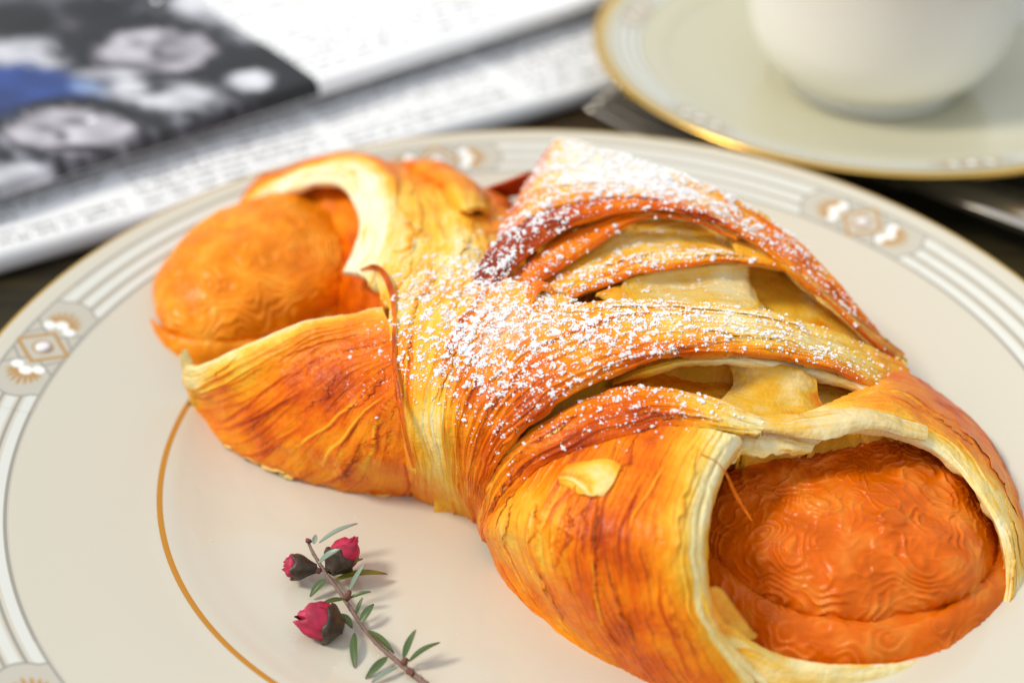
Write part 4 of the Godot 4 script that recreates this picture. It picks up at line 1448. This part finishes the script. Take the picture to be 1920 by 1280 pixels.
func build_sugar() -> void:
	# a crumbled grain: a rough little ball
	var ico := SphereMesh.new()
	ico.radius = 1.0
	ico.height = 2.0
	ico.radial_segments = 8
	ico.rings = 4
	var arr := ico.get_mesh_arrays()
	var pv: PackedVector3Array = arr[Mesh.ARRAY_VERTEX]
	var fine: FastNoiseLite = noise.fine
	for i in pv.size():
		pv[i] *= 1.0 + 0.95 * fine.get_noise_3dv(pv[i] * 0.9)
	var st := SurfaceTool.new()
	st.begin(Mesh.PRIMITIVE_TRIANGLES)
	var ix: PackedInt32Array = arr[Mesh.ARRAY_INDEX]
	for i in ix:
		st.set_smooth_group(-1)
		st.add_vertex(pv[i])
	st.generate_normals()
	st.index()
	var grain_mesh := st.commit()
	var where: Array[Transform3D] = []
	var clump: FastNoiseLite = noise.clump
	var r := rng
	for site: Array in sugar_sites:
		var p: PackedVector3Array = site[0]
		var nor: PackedVector3Array = site[1]
		var nu: int = site[2]
		var nv: int = site[3]
		var sug: float = site[4]
		if sug <= 0.0:
			continue
		for j in range(0, nv - 1):
			for i in range(0, nu - 1):
				var at := j * nu + i
				var x := p[at]
				var n := nor[at]
				if n.y < 0.15:
					continue
				var area := (p[at + 1] - x).cross(p[at + nu] - x).length() * n.y
				var dens := sugar_density(x.x, x.z) * sug
				if dens < 0.03:
					continue
				var cl := clump.get_noise_3d(x.x * 1.9, x.y, x.z * 1.9)
				dens *= 0.16 + 2.7 * smoothstep(-0.10, 0.32, cl)
				var want := area * dens * 4.0
				var cnt := int(want) + (1 if r.randf() < want - int(want) else 0)
				for g in cnt:
					var q := x + (p[at + 1] - x) * r.randf() + (p[at + nu] - x) * r.randf()
					if not on_top(q):
						continue
					var many := 1
					if r.randf() < 0.05 * smoothstep(0.0, 0.3, cl + 0.1):
						many = r.randi_range(5, 14)
					for c in many:
						var s := 0.05 + 0.19 * pow(r.randf(), 2.6)
						var w := q
						if many > 1:
							s = r.randf_range(0.09, 0.26)
							w += Vector3(r.randfn(), r.randfn() * 0.3, r.randfn()) * 0.30
							w -= n * (w - q).dot(n) * 0.8
						elif r.randf() < 0.015:
							s = r.randf_range(0.25, 0.40)
						var bs := Basis.from_euler(Vector3(r.randf() * TAU, r.randf() * TAU, r.randf() * TAU)).scaled(Vector3(s * r.randf_range(0.8, 1.3), s * r.randf_range(0.7, 1.0), s * r.randf_range(0.8, 1.3)))
						where.append(Transform3D(bs.scaled(Vector3.ONE * MM), (w + n * s * 0.55 + Vector3(0, PLATE_Y, 0)) * MM))
	# a few stray specks on the plate
	for g in 90:
		var a := r.randf() * TAU
		var far := 72.0 * sqrt(r.randf())
		var q := Vector3(cos(a) * far, 0.0, sin(a) * far)
		if heights[clampi(int((q.z - HZ0) / HC), 0, HN - 1) * HN + clampi(int((q.x - HX0) / HC), 0, HN - 1)] > -0.5:
			continue
		var s := r.randf_range(0.05, 0.13)
		where.append(Transform3D(Basis.from_euler(Vector3(r.randf(), r.randf() * TAU, 0)).scaled(Vector3.ONE * s * MM), Vector3(q.x, profile_y(plate_profile(), far) + s * 0.4, q.z) * MM))
	var mmesh := MultiMesh.new()
	mmesh.transform_format = MultiMesh.TRANSFORM_3D
	mmesh.mesh = grain_mesh
	mmesh.instance_count = where.size()
	for i in where.size():
		mmesh.set_instance_transform(i, where[i])
	print("sugar grains ", where.size())
	var o := MultiMeshInstance3D.new()
	o.name = "powdered_sugar"
	o.multimesh = mmesh
	var sugar := paint(Color(0.90, 0.90, 0.92), 0.7)
	o.material_override = sugar
	add_child(o, true)
	tag(o, "white powdered sugar grains scattered over the top of the pastry", "sugar", "", "stuff")


func on_top(q: Vector3) -> bool:
	var i := int((q.x - HX0) / HC)
	var j := int((q.z - HZ0) / HC)
	if i < 1 or j < 1 or i >= HN - 1 or j >= HN - 1:
		return false
	return heights[j * HN + i] < q.y + 1.6


# ================= sprig =================
func build_sprig() -> void:
	var o := base("flower_sprig", Vector3(-37.1, 5.5, 36.6))
	tag(o, "woody sprig with three crimson buds and narrow green leaves on the plate", "sprig")
	var bark := paint(Color(0.23, 0.145, 0.12), 0.7)
	bark.heightmap_enabled = true
	bark.heightmap_texture = noise_texture(0.03, 3, 77, 256)
	bark.heightmap_scale = 0.02
	bark.uv1_triplanar = true
	bark.uv1_scale = Vector3.ONE * 200.0
	put("stem", tube(PackedVector3Array([Vector3(-7.8, 4.5, -10.8), Vector3(-6.4, 4.0, -7.8), Vector3(-5.0, 3.5, -5.5), Vector3(-3.5, 3.0, -3.1), Vector3(-1.6, 2.5, -0.5), Vector3(0.3, 2.0, 2.2), Vector3(2.3, 2.0, 5.7), Vector3(4.5, 1.5, 9.1), Vector3(7.0, 1.5, 12.6), Vector3(9.7, 1.5, 15.6), Vector3(12.6, 1.3, 18.4), Vector3(15.8, 1.0, 21.2), Vector3(19.2, 1.0, 25.0)]), PackedFloat32Array([0.26, 0.32, 0.38, 0.36, 0.42, 0.36, 0.42, 0.44, 0.52, 0.55]), 110, 12, 1.0, 0.35), bark, o)
	for nums in [[Vector3(0.7, 2.5, 3.0), Vector3(1.5, 4.0, 2.3)], [Vector3(11.9, 1.5, 17.6), Vector3(12.7, 3.0, 17.7)], [Vector3(-5.4, 3.3, -3.9), Vector3(-4.5, 3.3, -3.3)], [Vector3(-7.5, 4.5, -9.7), Vector3(-7.2, 5.1, -10.2)], [Vector3(13.0, 1.5, 18.8), Vector3(13.9, 1.5, 20.0)]]:
		put("node", tube(PackedVector3Array([nums[0], nums[1]]), PackedFloat32Array([0.5, 0.7, 0.4]), 10, 9, 1.0, 0.5), paint(Color(0.16, 0.06, 0.04), 0.7), o)
	var green := leaf_mat(Color(0.075, 0.125, 0.035))
	var grey := leaf_mat(Color(0.22, 0.29, 0.22))
	var two := leaf_mat(Color(0.17, 0.17, 0.02))
	for nums in [[Vector3(-5.3, 5.0, -9.3), Vector3(1.9, 7.5, -11.9), Vector3(1.08, 0.49, 1)],
		[Vector3(-6.2, 5.0, -9.0), Vector3(-6.0, 5.5, -10.9), Vector3(0.78, 0.10, 1)],
		[Vector3(-4.4, 7.5, -1.4), Vector3(-0.2, 10.5, -1.9), Vector3(1.18, 0.30, 1)],
		[Vector3(-2.3, 4.0, -2.2), Vector3(3.4, 5.5, -4.5), Vector3(1.37, 0.39, 0)],
		[Vector3(-1.9, 3.0, -1.5), Vector3(7.8, 2.0, -4.1), Vector3(1.96, 0.61, 2)],
		[Vector3(1.3, 3.5, 1.7), Vector3(4.2, 7.5, -1.3), Vector3(0.78, 0.36, 1)],
		[Vector3(1.5, 3.0, 3.0), Vector3(5.3, 4.0, 2.4), Vector3(0.69, 0.25, 0)],
		[Vector3(0.6, 3.5, 3.7), Vector3(-3.2, 6.0, 7.5), Vector3(0.88, 0.28, 0)],
		[Vector3(-3.4, 3.0, -1.8), Vector3(-6.2, 1.0, 0.8), Vector3(1.27, 0.27, 0)],
		[Vector3(2.9, 2.5, 6.4), Vector3(4.0, 4.5, 4.4), Vector3(0.59, 0.19, 0)],
		[Vector3(3.8, 2.0, 8.1), Vector3(6.0, 3.5, 5.0), Vector3(1.37, 0.26, 0)],
		[Vector3(2.9, 2.0, 10.6), Vector3(3.6, 0.7, 17.9), Vector3(1.27, 0.41, 0)],
		[Vector3(5.3, 2.0, 10.0), Vector3(10.3, 2.0, 15.4), Vector3(1.27, 0.39, 0)],
		[Vector3(12.0, 2.5, 17.0), Vector3(14.2, 6.5, 14.0), Vector3(1.18, 0.35, 0)],
		[Vector3(13.0, 2.5, 17.7), Vector3(18.4, 4.5, 15.1), Vector3(1.27, 0.41, 0)],
		[Vector3(9.2, 2.0, 16.2), Vector3(5.6, 1.0, 20.3), Vector3(1.27, 0.35, 0)],
		[Vector3(11.1, 1.8, 18.3), Vector3(6.8, 1.5, 21.6), Vector3(0.88, 0.34, 1)],
		[Vector3(-0.1, 2.5, 6.4), Vector3(2.5, 2.5, 9.9), Vector3(1.57, 0.22, 0)]]:
		leaf(o, nums[0], nums[1], nums[2].x, nums[2].y, [green, grey, two][int(nums[2].z)])
	bud(o, Vector3(-5.2, 3.5, -3.9), Vector3(-12.3, 4.0, -4.3), 4.4, 2.5, 3.7)
	bud(o, Vector3(-2.7, 4.0, -2.5), Vector3(1.5, 6.0, -8.7), 3.5, 3.2, 6.6)
	bud(o, Vector3(1.1, 3.0, 10.1), Vector3(-7.4, 4.3, 9.0), 3.2, 3.7, 8.0)


func leaf_mat(c: Color) -> StandardMaterial3D:
	var m := StandardMaterial3D.new()
	m.vertex_color_use_as_albedo = true
	m.albedo_color = c.linear_to_srgb()
	m.roughness = 0.38
	m.backlight_enabled = true
	m.backlight = Color(0.25, 0.3, 0.1)
	return m


func leaf(o: Node3D, a: Vector3, b: Vector3, width: float, arch: float, m: Material) -> void:
	var p := PackedVector3Array()
	var col := PackedColorArray()
	var d := b - a
	var side := d.cross(Vector3.UP).normalized()
	side = (side + Vector3.UP * r_signed() * 0.35).normalized()
	var lift := side.cross(d).normalized()
	if lift.y < 0:
		lift = -lift
	for j in 22:
		var t := j / 21.0
		var w := width * 0.5 * pow(sin(PI * pow(t, 0.85)), 0.8) + 0.08
		for i in 9:
			var s := i / 4.0 - 1.0
			p.append(a + d * t + side * s * w + lift * (arch * sin(PI * t) + 0.18 * width * absf(s) * sin(PI * t)))
			var tip := smoothstep(0.80, 0.97, t)
			var c := Color(1, 1, 1).lerp(Color(1.3, 0.35, 0.5), tip)
			if absf(s) < 0.1:
				c = c.lerp(Color(1.5, 1.4, 1.2), 0.6)
			col.append(c)
	put("leaf", skin(p, 9, 22, col, 0.12, Vector3.UP, PackedVector2Array(), Color(1.3, 1.4, 1.4)), m, o)


func r_signed() -> float:
	return rng.randf() * 2.0 - 1.0


# A bud: a dark cup on a short stalk and crumpled crimson petals folded over each other.
func bud(o: Node3D, a: Vector3, b: Vector3, cup_len: float, radius: float, petal_len: float) -> void:
	var ax := (b - a).normalized()
	var side := ax.cross(Vector3.UP).normalized()
	var upv := side.cross(ax).normalized()
	var prof := curve2(PackedVector2Array([Vector2(0, 0.35), Vector2(0.12, 0.42), Vector2(0.35, 0.62), Vector2(0.65, 0.92), Vector2(0.86, 1.0), Vector2(1.0, 0.93), Vector2(0.98, 0.80), Vector2(0.85, 0.70), Vector2(0.8, 0.02)]), 40)
	prof[0] = Vector2(0, 0.12)
	var p := PackedVector3Array()
	var col := PackedColorArray()
	for j in 40:
		for i in 33:
			var ang := TAU * (i % 32) / 32.0
			var r := radius * prof[j].y * (1.0 + 0.05 * sin(ang * 5.0) * prof[j].x)
			if prof[j].x > 0.9:
				r *= 1.0 + 0.05 * sin(ang * 5.0)
			p.append(a + ax * cup_len * (prof[j].x + 0.09 * sin(ang * 5.0 + 0.8) * smoothstep(0.7, 1.0, prof[j].x)) + side * cos(ang) * r + upv * sin(ang) * r)
	var m := StandardMaterial3D.new()
	m.albedo_texture = noise_texture(0.02, 3, 91, 256, dark_ramp())
	m.uv1_triplanar = true
	m.uv1_scale = Vector3.ONE * 120.0
	m.roughness = 0.45
	var cup := put("bud", skin_tube(p, 33, 40), m, o)
	var red := StandardMaterial3D.new()
	red.vertex_color_use_as_albedo = true
	red.roughness = 0.55
	red.backlight_enabled = true
	red.backlight = Color(0.35, 0.05, 0.08)
	var base_at := a + ax * cup_len * 0.8
	for k in 6:
		var mid := TAU * k / 5.0 + 0.4
		var inner := 0.86 - 0.05 * k if k < 5 else 0.45
		var q := PackedVector3Array()
		var pc := PackedColorArray()
		for j in 20:
			var t := j / 19.0
			for i in 17:
				var s := i / 8.0 - 1.0
				var ang := mid + s * (1.05 if k < 5 else 2.2)
				var crumple: float = noise.wrinkle.get_noise_3d(i * 0.9 + k * 31.0, j * 0.8, radius * 7.0)
				var r: float = radius * inner * (1.0 + 0.16 * sin(PI * t) - 0.62 * pow(t, 2.6) - 0.08 * s * s * t) * (1.0 + 0.30 * crumple * t)
				var h: float = petal_len * (t - 0.22 * t * t) * (1.0 - 0.20 * s * s + 0.30 * crumple * t) - petal_len * 0.05
				q.append(base_at + ax * h + side * cos(ang) * r + upv * sin(ang) * r)
				pc.append(Color(0.50, 0.010, 0.055).lerp(Color(0.26, 0.005, 0.024), clampf(0.45 + 1.6 * crumple, 0, 1)).lerp(Color(0.66, 0.04, 0.14), 0.45 * t))
		put("petal", skin(q, 17, 20, pc, 0.1, ax, PackedVector2Array(), Color(0.30, 0.008, 0.03)), red, cup)


func dark_ramp() -> Gradient:
	var g := Gradient.new()
	g.set_color(0, Color(0.13, 0.08, 0.10))
	g.set_color(1, Color(0.33, 0.27, 0.14))
	return g
